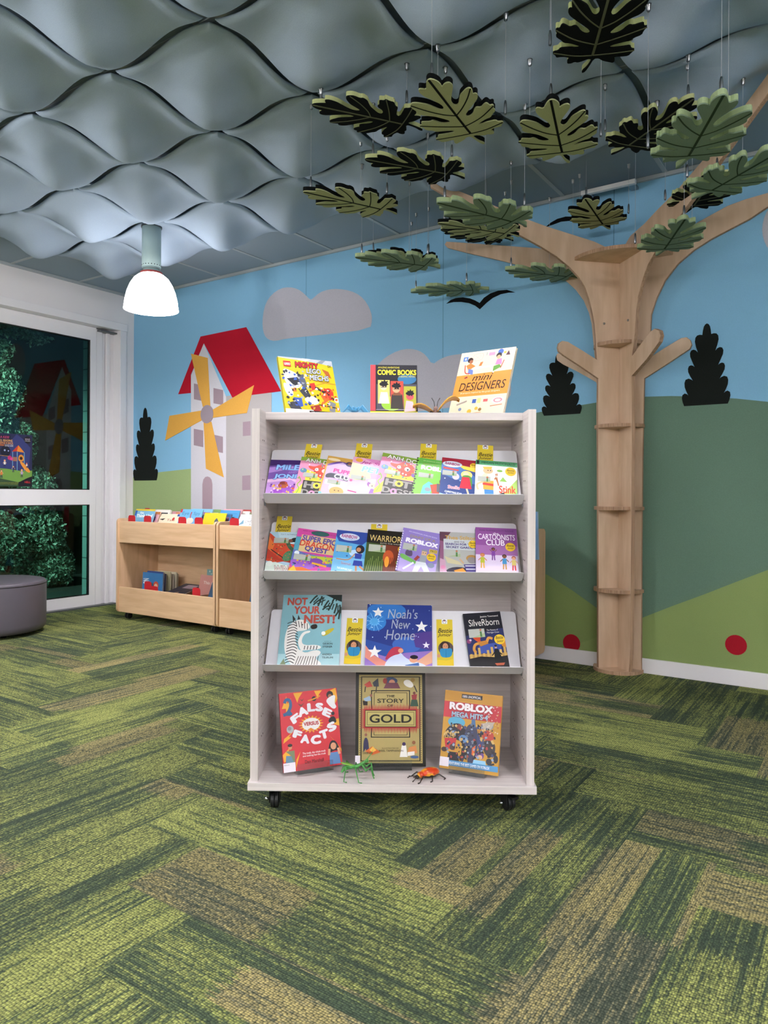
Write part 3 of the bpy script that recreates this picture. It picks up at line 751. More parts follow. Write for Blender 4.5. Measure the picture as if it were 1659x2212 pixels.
def lnorm(x, y):
    d = _t - _s; L = d.length; q = lcv(x, y) - _s
    return (q.dot(Vector((d.y, -d.x))) / L / L, q.dot(d) / L / L)      # x across, y from stem (0) to tip (1)
LEAF = smooth_poly([lnorm(*p) for p in LEAF_RAW], 1)
VEINS = [([lnorm(*p) for p in v], wd) for v, wd in VEIN_RAW]
F_OL, F_BK, F_SG, F_SG2 = felt('#a6ab80', .18), felt('#0f1212', .12), felt('#7c8f7a', .16), felt('#a2b48a', .14)
F_PL = felt('#b3ba86', .14)
V_DK, V_OL, V_SG = felt('#141711'), felt('#5c5f48'), felt('#33432f')
def vein_bm(S, mir):
    bm = B()
    for pts, wd in VEINS:
        P = [Vector((p[0] * S * mir, p[1] * S)) for p in pts]
        Q = []
        for i in range(len(P) - 1):           # soften corners
            for t in (0, .33, .66):
                p0, p1, p2, p3 = P[max(i - 1, 0)], P[i], P[i + 1], P[min(i + 2, len(P) - 1)]
                Q.append(.5 * ((2 * p1) + (p2 - p0) * t + (2 * p0 - 5 * p1 + 4 * p2 - p3) * t * t + (3 * p1 - p0 - 3 * p2 + p3) * t ** 3))
        Q.append(P[-1]); L = []
        for i, p in enumerate(Q):
            d = (Q[min(i + 1, len(Q) - 1)] - Q[max(i - 1, 0)]).normalized(); n = Vector((-d.y, d.x)) * (.0022 * wd)
            L.append((p + n, p - n))
        for a, b2 in zip(L, L[1:]):
            vs = [bm.verts.new((q.x, q.y, z)) for q in (a[0], a[1], b2[1], b2[0]) for z in (-.0012, .0002)]
            for q in ((0, 2, 4, 6), (1, 7, 5, 3), (0, 1, 3, 2), (2, 3, 5, 4), (4, 5, 7, 6), (6, 7, 1, 0)): bm.faces.new([vs[i] for i in q])
    return bm
LM = {}
def leaf_meshes(kind, mir):
    if (kind, mir) in LM: return LM[(kind, mir)]
    S = 0.5; T = .012; P = [(p[0] * S * mir, p[1] * S) for p in LEAF]
    cols = {'olive': (F_OL, F_BK, V_DK), 'black': (F_BK, F_PL, V_OL), 'sage': (F_SG, F_SG2, V_SG)}[kind]
    out = []
    for i in (0, 1):
        z_, h_ = ((0, .0045), (.0048, .0175))[i]
        bm = B(); prism(bm, P, lambda a, b_, t, z_=z_: Vector((a, b_, z_ + t)), h_)
        me = bpy.data.meshes.new('leaf'); bm.to_mesh(me); bm.free(); me.materials.append(cols[i]); out.append(me)
    me = bpy.data.meshes.new('vein'); b_ = vein_bm(S, mir); b_.to_mesh(me); b_.free(); me.materials.append(cols[2]); out.append(me)
    LM[(kind, mir)] = out; return out
def felt_leaf(stem, tip, z, kind, mir, label, cables=((0.01, .93), (.27, .27), (-.27, .25))):
    s = hit(stem[0], stem[1], (0, 0, z), (0, 0, 1)); t = hit(tip[0], tip[1], (0, 0, z), (0, 0, 1))
    d = t - s; L = .5; yaw = math.atan2(d.y, d.x) - math.pi / 2
    c = (s + t) / 2 - d.normalized() * L / 2
    r = thing('felt_leaf', label, 'hanging leaf', Matrix.Translation((c.x, c.y, z)) @ Matrix.Rotation(yaw, 4, 'Z'), 'felt leaves hung from the ceiling')
    a, b_, v = leaf_meshes(kind, mir)
    mk('lower_layer', a, None, r); mk('upper_layer', b_, None, r); mk('vein', v, None, r)
    for (cx, cy) in cables:
        x, y = cx * .5 * mir, cy * .5
        wp = r.matrix_world @ Vector((x, y, 0)); loc = WF.inverted() @ wp
        if loc.y > WY - .03: continue
        zt = baffle_z(-loc.x, loc.y) - z + .002
        bm = B(); tube(bm, [(x, y, .02), (x, y, zt)], .0009, 5); cb = mk('cable', bm, mat('#c3c8cc', .4, .03), r)
        bm = B(); tube(bm, [(x, y, .022), (x, y, .028), (x, y, .06), (x, y, .075)], [.004, .0058, .0058, .0035], 8); mk('cable_gripper', bm, M_METAL, cb)
        bm = B(); tube(bm, [(x, y, zt - .028), (x, y, zt - .022), (x, y, zt - .004), (x, y, zt)], [.003, .0075, .0075, .012], 8); mk('ceiling_anchor', bm, M_METAL, cb)
    return r
LV = [((1260, 155), (1330, -60), 2.54, 'black', -1, 'black felt leaf hanging highest of all, its tip out of the picture'),
 ((905, 280), (680, 228), 2.62, 'black', -1, 'black felt leaf with pale rim, at upper left of the hanging cluster'),
 ((1042, 308), (928, 175), 2.40, 'olive', 1, 'olive green felt leaf overlapping the black leaf at upper left'),
 ((1228, 350), (1190, 217), 2.37, 'olive', 1, 'olive green felt leaf hanging alone in the upper middle'),
 ((1328, 330), (1492, 218), 2.58, 'black', -1, 'black felt leaf partly behind the big sage leaf at upper right'),
 ((1465, 360), (1560, 210), 2.24, 'sage', -1, 'largest-looking sage green felt leaf at upper right before the steep branch'),
 ((998, 385), (793, 345), 2.52, 'black', -1, 'black felt leaf just above the left branch tip'),
 ((853, 462), (658, 415), 2.40, 'olive', -1, 'olive green felt leaf farthest left'),
 ((1122, 512), (943, 482), 2.46, 'olive', -1, 'olive green felt leaf peeking out under the sage leaf on the left branch'),
 ((1135, 490), (945, 438), 2.24, 'sage', -1, 'sage green felt leaf covering the left branch, front of a stack of three'),
 ((1105, 520), (955, 497), 2.62, 'black', -1, 'black felt leaf lowest of the stack of three before the left branch'),
 ((948, 580), (768, 556), 2.29, 'sage', -1, 'sage green felt leaf low on the left with a black leaf behind it'),
 ((940, 570), (800, 549), 2.55, 'olive', -1, 'dark topped felt leaf mostly hidden behind the low left sage leaf'),
 ((1053, 627), (888, 632), 2.34, 'sage', -1, 'sage green felt leaf lowest of all, beside the black mural bird'),
 ((1250, 602), (1093, 584), 2.33, 'sage', -1, 'sage green felt leaf low in front of the trunk fork at left'),
 ((1315, 493), (1266, 432), 2.56, 'olive', 1, 'olive green felt leaf above the tree top disc'),
 ((1420, 550), (1478, 476), 2.26, 'sage', -1, 'sage green felt leaf in front of the fork of the two right branches'),
 ((1500, 428), (1700, 318), 2.30, 'sage', -1, 'sage green felt leaf cut off by the right edge of the picture'),
 ((1482, 458), (1550, 372), 2.50, 'black', -1, 'black felt leaf behind the steep right branch')]
for q in LV: felt_leaf(*q)

# ================================================================== PLYWOOD TREE
TC = wfp(-1.265, WY - .016, 0)
tree = thing('plywood_tree', 'birch plywood tree with round shelves in its trunk, standing against the mural wall', 'tree shelf', Matrix.Translation(TC))
def dirw(ang):                                  # angle from "left along the wall", turning towards the room
    e1 = Vector((E1.x, E1.y, 0)); n = -Vector((E2.x, E2.y, 0)); return (e1 * math.cos(R(ang)) + n * math.sin(R(ang))).normalized()
def panel(name, ang, pts, label=None, th=.022):
    d = dirw(ang); N = d.cross(Vector((0, 0, 1))); P = []
    for p in pts:
        if len(p) == 3: P.append((p[0], p[1])); continue
        h = hit(p[0], p[1], TC, N); P.append(((h - TC).dot(d), h.z))
    bm = B(); prism(bm, P, lambda a, b_, t: d * a + Vector((0, 0, b_)) + N * (t - th / 2), th, 0, 1)
    return mk(name, bm, [M_PLY, M_PLYEDGE], tree, label=label, bevel=.0015, seg=1), P
ZT = 2.40
PA = [(0, 0, 1), (.13, .0, 1), (1291, 1400), (1291, 1200), (1290.5, 1000), (1290, 880), (1291, 818), (1250, 790), (1216, 768), (1206, 760), (1204, 751), (1206, 742), (1213, 737), (1225, 739), (1255, 757), (1288, 778), (1286, 740), (1283, 700), (1277, 670), (1271, 645), (1262, 620), (1248, 598), (1228, 577), (1201, 555), (1168, 534), (1120, 508), (1040, 462), (960, 422), (932, 406), (930, 399), (936, 395), (950, 399), (1000, 418), (1060, 443), (1137, 475), (1181, 491), (1235, 508), (1282, 523), (0, ZT + .03, 1)]
PD = [(0, 0, 1), (.125, .0, 1), (.125, 1.0, 1), (.128, 1.66, 1), (1289, 826), (1250, 804), (1218, 788), (1205, 779), (1203, 771), (1205, 764), (1216, 764), (1262, 775), (1287, 786), (1281, 720), (1279, 700), (1273.5, 677), (1262, 650), (1245, 627), (1222, 606), (1185, 592), (1140, 579), (1093, 566), (1010, 547), (968, 536), (962, 529), (966, 523), (985, 524), (1048, 528.5), (1110, 533), (1162, 537), (1230, 548), (0, ZT + .03, 1)]
PB = [(0, 0, 1), (.135, .0, 1), (1366, 1400), (1368, 1100), (1369, 900), (1368.5, 812), (1400, 777), (1428, 738), (1431, 725), (1428, 714), (1418, 710), (1409, 716), (1390, 740), (1369.5, 768), (1375, 720), (1378, 675), (1381, 646), (1386, 625), (1393, 600), (1403, 573), (1419, 544), (1440, 514), (1480, 457), (1529, 390), (1601, 289), (1659, 209), (1700, 152), (1690, 120), (1659, 166), (1547, 318), (1468, 409), (1421, 456), (1395, 484), (1365, 510), (0, ZT + .03, 1)]
PC = [(0, 0, 1), (.135, .0, 1), (1386.5, 1400), (1387, 1200), (1389, 1000), (1391, 900), (1393, 818), (1440, 788), (1491, 754), (1495, 745), (1492, 735), (1484, 729), (1472, 731), (1440, 750), (1403, 774), (1406, 720), (1408, 680), (1419, 646), (1438, 606), (1466, 570), (1500, 541), (1538, 517), (1572, 499), (1620, 474), (1659, 448), (1720, 410), (1720, 385), (1659, 418), (1610, 432), (1572, 446), (1514, 478), (1460, 510), (1400, 540), (0, ZT + .03, 1)]
for nm, ang, P_, lb in (('trunk_panel', 45, PA, 'panel with a branch to the upper left, towards the room'), ('trunk_panel', 0, PD, 'panel with a low branch to the left along the wall'), ('trunk_panel', 135, PB, 'panel with a steep branch to the right, towards the room'), ('trunk_panel', 180, PC, 'panel with a long branch to the right along the wall')):
    panel(nm, ang, P_, lb)
def disc(z, r, th=.02):
    pts = [(r * math.cos(a * math.pi / 20), r * math.sin(a * math.pi / 20)) for a in range(21)]
    bm = B(); prism(bm, pts, lambda a, b_, t: dirw(0) * a + dirw(90) * b_ + Vector((0, 0, z + t)), th, 0, 1)
    mk('round_shelf', bm, [M_PLY, M_PLYEDGE], tree)
for z, r in ((0.0, .143), (.462, .143), (.937, .143), (1.412, .143), (1.885, .15), (2.375, .295)): disc(z, r)
bm = B()
for ang, (px_, py_) in ((45, (1303, 700)), (135, (1361, 692)), (135, (1360, 540)), (45, (1250, 556))):
    d = dirw(ang); N = d.cross(Vector((0, 0, 1))); N = N if N.y < 0 else -N
    h = hit(px_, py_, TC, N) - TC
    ell(bm, h + N * .012, (.007, .007, .007), u=10, v=6)
mk('bolt', bm, M_METAL, tree)

# ================================================================== DISPLAY BOOKCASE
BX0 = (849 - CX) / F * 2.313
BF = Matrix.Translation((BX0, 2.313, 0)) @ Matrix.Rotation(R(-1.3), 4, 'Z')     # x right, y away from viewer, z up
HW = .45; ZB = .080; ZT_ = 1.291; DEP = .37
case = thing('display_bookcase', 'pale ash display bookcase on black castors with three sloping metal shelves', 'bookcase', BF)
bm = B(); box(bm, -HW - .006, -.012, ZB, HW + .006, DEP + .012, ZB + .025); mk('base_board', bm, M_CASE_H, case, bevel=.0012)
for s in (-1, 1):
    bm = B(); xa, xb = sorted((s * HW, s * (HW - .025))); box(bm, xa, 0, ZB + .025, xb, DEP, ZT_)
    xi = s * (HW - .025) - s * .0006
    z = .17
    while z < 1.25:
        for yy in (.05, .075, .24, .265):
            bmesh.ops.create_cone(bm, cap_ends=True, segments=8, radius1=.0027, radius2=.0027, depth=.001, matrix=Matrix.Translation((xi, yy, z)) @ Matrix.Rotation(R(90), 4, 'Y'))
        z += .064
    me_o = mk('side_panel', bm, [M_CASE_D, mat('#5a524e', .8, .05), M_CASE_V], case, bevel=.0012)
    for p in me_o.data.polygons:
        if abs(p.normal.y) > .9 and p.area > .01: p.material_index = 2
        if abs(p.center.x - xi) < .002 and p.area < 5e-5: p.material_index = 1
bm = B(); box(bm, -HW + .025, .10, ZT_ - .025, HW - .025, DEP, ZT_); mk('top_board', bm, M_CASE_H, case, bevel=.0012)
bm = B(); box(bm, -HW + .025, .345, ZB + .025, HW - .025, .363, ZT_ - .025); mk('back_panel', bm, M_CASE_H, case)
ROWS = [.991, .742, .440]; AL = R(54.5); PY0 = .072
for z0 in ROWS:
    Lp = .222; hw = HW - .031
    fn = lambda x, s, n: Vector((x, PY0 + math.cos(AL) * s - math.sin(AL) * n, z0 + math.sin(AL) * s + math.cos(AL) * n))   # n = towards the viewer
    bm = B()
    for (s0, s1, n0, n1) in ((0, Lp, -.0015, 0), ):
        pts = rrect(-hw, s0, hw, s1, .012)
        prism(bm, pts, lambda a, b_, t: fn(a, b_, -t), .0015)
    sh = mk('sloping_shelf', bm, M_SHELF, case)
    bm = B()
    prism(bm, rrect(-hw - .001, 0, hw + .001, .056, .010), lambda a, b_, t: fn(a, -t, b_ - .0015), .0015)
    mk('retaining_lip', bm, M_SHELF, sh)
    bm = B()
    for s in (-1, 1):
        q = fn(s * (hw + .003), .03, -.012); ell(bm, q, (.0035, .006, .006), u=8, v=6)
        q = fn(s * (hw + .003), .01, -.010); box(bm, q.x - .002, q.y - .004, q.z - .012, q.x + .002, q.y + .004, q.z + .006)
    mk('shelf_pin', bm, M_METAL, sh)
def caster(x, y, rot, brake=False, side=1):
    M_ = Matrix.Translation((x, y, 0)) @ Matrix.Rotation(R(rot), 4, 'Z')
    bm = B(); box(bm, -.03, -.03, .075, .03, .03, .0795, M=M_); lathe(bm, [(.018, .06), (.02, .075)], 16, c=(x, y, 0))
    for s in (-1, 1): box(bm, s * .0165 - .0015, -.012, .02, s * .0165 + .0015, .024, .068, M=M_)
    box(bm, -.018, -.016, .058, .018, .026, .066, M=M_)
    c = mk('caster', bm, M_BLACK, case, bevel=.002)
    bm = B(); MM = M_ @ Matrix.Translation((0, .006, .0265)) @ Matrix.Rotation(R(90), 4, 'Y')
    for s in (-1, 1):
        bmesh.ops.create_cone(bm, cap_ends=True, segments=28, radius1=.026, radius2=.026, depth=.0125, matrix=MM @ Matrix.Translation((0, 0, s * .0068)))
    mk('wheel', bm, mat('#17181a', .45, .05), c, bevel=.003)
    bm = B(); ell(bm, M_ @ Vector((side * .026, .006, .0265)), (.008, .007, .007), u=10, v=8)
    mk('axle_bolt', bm, mat('#c9cdd0', .25, .02, metal=1.0), c)
    if brake:
        bm = B(); box(bm, -.012, -.034, .046, .012, -.008, .054, M=M_); mk('brake_lever', bm, M_BLACK, c)
caster(-HW + .07, .055, 4, False, -1); caster(HW - .07, .06, 28, True, -1); caster(-HW + .07, DEP - .055, 20); caster(HW - .07, DEP - .055, -15)

# ================================================================== BOOKS
def frame(o, x, y, z):
    m = Matrix.Identity(4)
    for i, v in enumerate((x, y, z)):
        for k in range(3): m[k][i] = v[k]
    for k in range(3): m[k][3] = o[k]
    return m
def book(label, M, w, h, t, cover, spine=None, art=None, title=None, group=None, extra=None, pages='#e9e4d8', small=False, cat='book'):
    """M: bottom-left corner of the BACK of the book; x right, y into the shelf, z up. Front cover at y = -t"""
    r = thing('book', label, cat, M, group)
    ct = min(.0018, t * .2)
    bm = B(); box(bm, 0, -t, 0, w, -t + ct, h); box(bm, 0, -ct, 0, w, 0, h)
    n = len(bm.faces); box(bm, 0, -t + ct, 0, ct, -ct, h)
    bm.faces.ensure_lookup_table()
    for f in bm.faces[n:]: f.material_index = 1
    mk('cover', bm, [paper(cover), paper(spine or cover)], r)
    if t > .004:
        bm = B(); box(bm, ct, -t + ct, .002, w - .002, -ct, h - .002); mk('pages', bm, mat(pages, .8, .1, 300), r)
    groups = [('cover_print', list(art))] if art else []
    run = []
    for it in (title or []):                         # single letters of one word stay together
        if it[0] != 'text' or len(it[1]) == 1 or (run and run[-1][0] == 'rect'):
            run.append(it); continue
        if run: groups.append(('title_word', run)); run = []
        groups.append(('title' if it[6] - it[4] > .055 else 'lettering', [it]))
    if run: groups.append(('title_word', run))
    run = []
    for it in (extra or []):
        if it[0] == 'ell' and it[1] == '#e8c22e' and run: groups.append(('library_label', run)); run = []
        run.append(it)
    if run: groups.append(('round_sticker' if run[0][0] == 'ell' else 'library_label', run))
    zz = .0001
    for nm, items in groups:
        a = Art(w, h, lambda x, z, l: Vector((x, -t - l, z)), z0=zz, step=.000012)
        for it in items:
            getattr(a, it[0])(*it[1:-1], **it[-1]) if isinstance(it[-1], dict) else getattr(a, it[0])(*it[1:])
        zz = a.k; a.done(nm, r)
    return r
def row_frame(row, TL, TR, t, lift=0.0, n=0.0):
    """book lying on a sloping shelf: measured top corners on the plane of its cover"""
    z0 = ROWS[row]; Rm = BF.to_3x3()
    X = Rm @ Vector((1, 0, 0)); S = Rm @ Vector((0, math.cos(AL), math.sin(AL))); Nn = Rm @ Vector((0, -math.sin(AL), math.cos(AL)))
    P0 = BF @ Vector((0, PY0, z0)) + Nn * (t + n)
    a = hit(*TL, P0, Nn) - P0; b_ = hit(*TR, P0, Nn) - P0
    X1, S1, X2, S2 = a.dot(X), a.dot(S), b_.dot(X), b_.dot(S)
    ph = math.atan2(S2 - S1, X2 - X1); wd = math.hypot(X2 - X1, S2 - S1)
    hgt = (min(S1, S2) - .001) / math.cos(ph)
    if S1 < S2: hgt = (S1 - .001) / math.cos(ph)
    x_ = X * math.cos(ph) + S * math.sin(ph); z_ = -X * math.sin(ph) + S * math.cos(ph)
    o = P0 + X * X1 + S * S1 - z_ * hgt - Nn * t + Nn * lift
    xx = (x_ * wd - Nn * lift).normalized(); y_ = z_.cross(xx)
    return frame(o, xx, y_, z_), wd, hgt
def stand_frame(z0, BLpx, BRpx, top_y, lean, t, dl=None, dr=None):
    """book standing on a flat shelf at height z0, leaning back"""
    if dl is None: a = hit(*BLpx, (0, 0, z0), (0, 0, 1)); b_ = hit(*BRpx, (0, 0, z0), (0, 0, 1))
    else:
        r1 = ray(*BLpx); r2 = ray(*BRpx); a = Vector((r1.x * dl, dl, z0)); b_ = Vector((r2.x * dr, dr, z0))
    x_ = (b_ - a); wd = x_.length; x_.normalize(); nrm = Vector((x_.y, -x_.x, 0))      # towards viewer
    if nrm.y > 0: nrm = -nrm
    z_ = Vector((0, 0, 1)) * math.cos(R(lean)) - nrm * math.sin(R(lean))
    y_ = z_.cross(x_)
    # height from the measured row of the top-left corner
    lo, hi = .05, .6
    for _ in range(40):
        mid = (lo + hi) / 2; q = a + z_ * mid; py = CY - F * (q.z - H) / q.y + ROLL * F * q.x / q.y
        if py > top_y: lo = mid
        else: hi = mid
    return frame(a + y_ * t, x_, y_, z_), wd, lo
def LS(u, v, wd=.36, hh=.13):   # small grey library label with a green figure
    return [('rect', '#b3b8b0', u, v, u + wd, v + hh), ('poly', '#a3b38c', [(u + wd * .2, v), (u + wd, v), (u + wd, v + hh * .5), (u + wd * .6, v + hh * .25)]), ('ell', '#b96f4a', u + wd * .76, v + hh * .85, .028), ('rect', '#4f7f45', u + wd * .7, v + hh * .05, u + wd * .82, v + hh * .68)]
def BJ(u, v, r=.14):           # round yellow sticker
    return [('ell', '#e8c22e', u, v, r), ('text', 'Bestie', '#1a1a1a', u - r * .7, v + r * .05, u + r * .7, v + r * .45, .01, .3), ('text', 'Junior', '#1a1a1a', u - r * .6, v - r * .45, u + r * .7, v - r * .05, .01, .3)]
def bookmark(label, M, w=.052, h=.165):
    r = thing('bookmark', label, 'bookmark', M, 'yellow reading bookmarks')
    bm = B(); box(bm, 0, -.0008, 0, w, 0, h); mk('card', bm, paper('#d2bb35'), r)
    a = Art(w, h, lambda x, z, l: Vector((x, -.0008 - l, z)), z0=.0002)
    a.rect('#f3f3f2', .33, .90, .68, 1.0); a.ell('#27365a', .5, .955, .12); a.ell('#f3f3f2', .5, .948, .09); a.ell('#b33a3a', .5, .965, .04); a.rect('#27365a', .39, .915, .61, .922)
    a.text('Bestie', '#151515', .08, .70, .96, .80, .012, .35); a.text('Junior', '#151515', .06, .60, .92, .695, .012, .35)
    a.ell('#5a4a44', .55, .36, .47); a.ell('#33221c', .5, .42, .30); a.ell('#c98f6c', .52, .40, .17, .075)
    a.ell('#1d1412', .46, .41, .02, .008); a.ell('#1d1412', .6, .41, .02, .008)
    a.poly('#2f86b5', [(.16, .37), (.55, .35), (.94, .38), (.92, .19), (.55, .16), (.2, .18)]); a.line('#1d5f86', [(.55, .35), (.55, .16)], .02)
    a.ell('#c98f6c', .1, .2, .1, .04); a.poly('#e3c433', [(0, 0), (1, 0), (1, .14), (.55, .1), (0, .12)])
    a.done('print', r); return r
I3 = [('Bestie Junior')]

# ---------------- top of the case
ZTOP = ZT_ + .001
M_, w_, h_ = stand_frame(ZTOP, (618.5, 890), (737.5, 890), 769, 22, .014, 2.50, 2.60)
book('yellow book with white and red robots, standing leftmost on top of the display bookcase', M_, w_, h_, .014, '#c9b91a', '#bdb028', [
    ('poly', '#aeb4bc', [(0, 1), (1, 1), (1, .90), (.8, .93), (.45, .96), (.2, .97), (0, .985)]), ('poly', '#e9ebee', [(.35, .97), (.45, 1), (.6, 1), (.5, .95)]), ('poly', '#7e8894', [(.7, .94), (.8, 1), (.88, 1), (.8, .93)]),
    ('line', '#b9862a', [(.35, .68), (.75, .60), (1, .58)], .02), ('line', '#b9862a', [(.5, .5), (.9, .62)], .015),
    ('poly', '#f3f2f1', [(.05, .80), (.18, .77), (.3, .72), (.38, .60), (.34, .48), (.2, .45), (.1, .5), (.06, .6)]), ('poly', '#22242c', [(.1, .62), (.3, .66), (.36, .55), (.22, .50)]),
    ('poly', '#3a57a5', [(.17, .3), (.32, .3), (.33, .16), (.22, .12)]), ('poly', '#ececec', [(.02, .56), (.14, .5), (.2, .34), (.1, .3), (.04, .4)]), ('rect', '#d97a2c', .18, .4, .25, .47),
    ('poly', '#3a3c46', [(.3, .42), (.42, .5), (.5, .34), (.42, .26)]), ('poly', '#d5d7da', [(.36, .3), (.55, .36), (.66, .24), (.52, .18), (.4, .22)]), ('poly', '#565a66', [(.3, .68), (.42, .72), (.46, .5), (.38, .46)]),
    ('poly', '#d0392b', [(.74, .46), (.86, .52), (.94, .44), (.9, .3), (.78, .28), (.72, .36)]), ('poly', '#e2632e', [(.68, .36), (.78, .42), (.84, .3), (.74, .24)]), ('poly', '#c9332a', [(.5, .56), (.6, .58), (.62, .48), (.54, .44)]), ('line', '#2a2a30', [(.6, .5), (.76, .42)], .04),
    ('poly', '#7b7f86', [(.82, .28), (.94, .24), (.9, .08), (.8, .1)]), ('poly', '#9a2f25', [(.45, .16), (.62, .2), (.66, .1), (.5, .07)]), ('ell', '#e9dcc8', .97, .3, .05), ('poly', '#a85a2a', [(.78, .84), (.9, .8), (.94, .68), (.86, .7)]),
    ('line', '#2b2b31', [(.62, .2), (.95, .16)], .02), ('poly', '#3a3c46', [(.05, .2), (.2, .24), (.3, .1), (.1, .1)]), ('specks', ['#e9ebee', '#2b2d36', '#9aa0aa', '#3a57a5'], 60, .04, .14, .5, .76, .03, 5), ('specks', ['#d0392b', '#e2632e', '#3a2a28', '#c9a03a', '#f0eadc'], 50, .5, .12, .97, .5, .028, 6), ('rect', '#f4f2e4', .0, .0, .5, .10), ('rect', '#181818', .42, .02, 1, .085), ('text', 'WITH 1 BOX OF AWESOME LEGO STUFF', '#ececec', .46, .03, .94, .07)],
    [('rect', '#cc2222', .08, .83, .21, .925), ('text', 'LEGO', '#ffffff', .095, .855, .20, .895, .04), ('text', 'MIGHTY', '#c3222b', .29, .83, .72, .93, .05, .1, 0, '#2a1a1a'), ('text', 'LEGO', '#b9bec6', .48, .735, .75, .825, .05, .1, 0, '#34363c'), ('text', 'MECHS', '#b9bec6', .52, .62, .88, .715, .05, .1, 0, '#34363c'), ('text', 'DK', '#2b2b2b', .9, .875, .97, .915)])
M_, w_, h_ = stand_frame(ZTOP, (800, 891), (902.5, 891), 788, 14, .010, 2.53, 2.535)
book('black book with red spine and three portrait panels, middle one on top of the bookcase', M_, w_, h_, .010, '#1c1a24', '#c23a44', [
    ('rect', '#cf4750', 0, .1, .11, 1), ('rect', '#4c4b58', .13, .12, .985, .62), ('ell', '#8bb83a', .45, .24, .22, .14), ('ell', '#2f6f9a', .78, .72, .2, .1), ('rect', '#e8df3a', 0, 0, 1, .09), ('rect', '#d5d19a', .0, 0, .3, .04),
    ('rect', '#cfc46c', .16, .24, .41, .7), ('poly', '#d9c6dc', [(.18, .24), (.22, .46), (.36, .46), (.4, .24)]), ('ell', '#e3c5a8', .28, .56, .07, .06), ('ell', '#16141c', .28, .62, .09, .045), ('star', '#16141c', .3, .63, .1, 7, .55), ('line', '#16141c', [(.22, .56), (.34, .56)], .015),
    ('rect', '#cf4a3a', .43, .14, .7, .68), ('poly', '#3a3430', [(.43, .14), (.7, .14), (.68, .42), (.45, .42)]), ('poly', '#7b4a30', [(.46, .4), (.68, .4), (.62, .46), (.5, .46)]), ('ell', '#d5a07a', .55, .52, .08, .07), ('ell', '#14121a', .55, .585, .1, .04), ('star', '#14121a', .56, .59, .1, 7, .55), ('line', '#14121a', [(.49, .525), (.62, .525)], .015),
    ('rect', '#a8a83a', .71, .07, .97, .58), ('poly', '#e8b7c0', [(.72, .08), (.95, .1), (.9, .28), (.76, .3)]), ('ell', '#c0525c', .84, .38, .08, .07), ('ell', '#14121a', .84, .44, .09, .04), ('star', '#14121a', .85, .45, .09, 7, .55), ('line', '#e8d9e0', [(.12, .12), (.98, .12)], .006)],
    [('text', 'AMAZING INVENTIONS', '#e5d94b', .16, .93, .62, .965), ('text', 'COMIC BOOKS', '#f0e13a', .15, .80, .98, .905, .05), ('text', 'A GRAPHIC HISTORY', '#e5d94b', .6, .755, .97, .785)])
M_, w_, h_ = stand_frame(ZTOP, (966.5, 891), (1086, 892), 763.6, 22, .012, 2.60, 2.47)
book('cream book with a broad orange band, standing rightmost on top of the bookcase', M_, w_, h_, .012, '#dfcbae', '#e8eef2', [
    ('poly', '#d98a3a', [(0, .31), (1, .31), (1, .66), (0, .64)]), ('rect', '#4f77b5', .06, .86, .15, .93), ('rect', '#ecdcc4', .09, .88, .12, .91), ('line', '#8a7f86', [(.25, .95), (.41, .96), (.41, .87), (.26, .86), (.25, .95)], .005), ('line', '#a89aa0', [(.28, .93), (.36, .89), (.38, .94), (.3, .88)], .006),
    ('rect', '#d58aa8', .53, .91, .64, .96), ('ell', '#3a5ea8', .74, .955, .05), ('rect', '#b7a53a', .80, .92, .84, .95), ('poly', '#4a1f3a', [(.84, .89), (.92, .89), (.88, .96)]), ('line', '#7a8a90', [(.49, .97), (.49, .92)], .012),
    ('poly', '#ece6dc', [(.27, .745), (.66, .76), (.66, .74), (.27, .72)]), ('line', '#ece6dc', [(.3, .73), (.24, .64)], .02), ('line', '#ece6dc', [(.6, .74), (.68, .64)], .02),
    ('poly', '#d77a3a', [(.14, .79), (.22, .82), (.32, .77), (.2, .71)]), ('ell', '#2a1a18', .2, .87, .05), ('ell', '#9a5f42', .22, .845, .035), ('poly', '#5f74b0', [(.2, .74), (.29, .71), (.3, .64), (.2, .66)]), ('line', '#b83a2e', [(.12, .8), (.15, .68), (.24, .66)], .018),
    ('poly', '#c078a8', [(.68, .76), (.8, .76), (.78, .85), (.7, .84)]), ('ell', '#1d1a22', .72, .90, .05), ('ell', '#dba07a', .72, .875, .035), ('poly', '#5a8f3f', [(.66, .66), (.8, .72), (.76, .76), (.66, .74)]), ('line', '#b83a2e', [(.83, .82), (.79, .7)], .014), ('poly', '#d3703a', [(.4, .82), (.45, .83), (.43, .765), (.38, .765)]),
    ('rect', '#3a5aa0', .4, .2, .47, .26), ('rect', '#d8c77a', .49, .2, .55, .27), ('rect', '#c25a5a', .6, .21, .68, .25), ('ell', '#f4efe8', .86, .22, .11, .05), ('ell', '#c77f86', .86, .22, .08, .035), ('ell', '#f4efe8', .86, .22, .05, .02),
    ('line', '#b85a3a', [(.74, .14), (.95, .155)], .012), ('ell', '#c9a23a', .5, .12, .03), ('ell', '#8a6a3a', .57, .1, .03), ('ell', '#c9a23a', .38, .08, .04), ('line', '#9a8f86', [(.12, .19), (.3, .24)], .03), ('line', '#b9864a', [(.3, .05), (.6, .06)], .01), ('ell', '#6f7f9a', .2, .12, .03), ('poly', '#8a2f3a', [(.15, .6), (.2, .62), (.22, .6), (.17, .585)])],
    [('text', 'mini', '#241c18', .31, .54, .68, .635, .0, .3), ('text', 'DESIGNERS', '#2a201c', .1, .395, .94, .52, 0, .15), ('text', '20 projects inspired by the great designers', '#f0dcc0', .14, .345, .86, .375)])

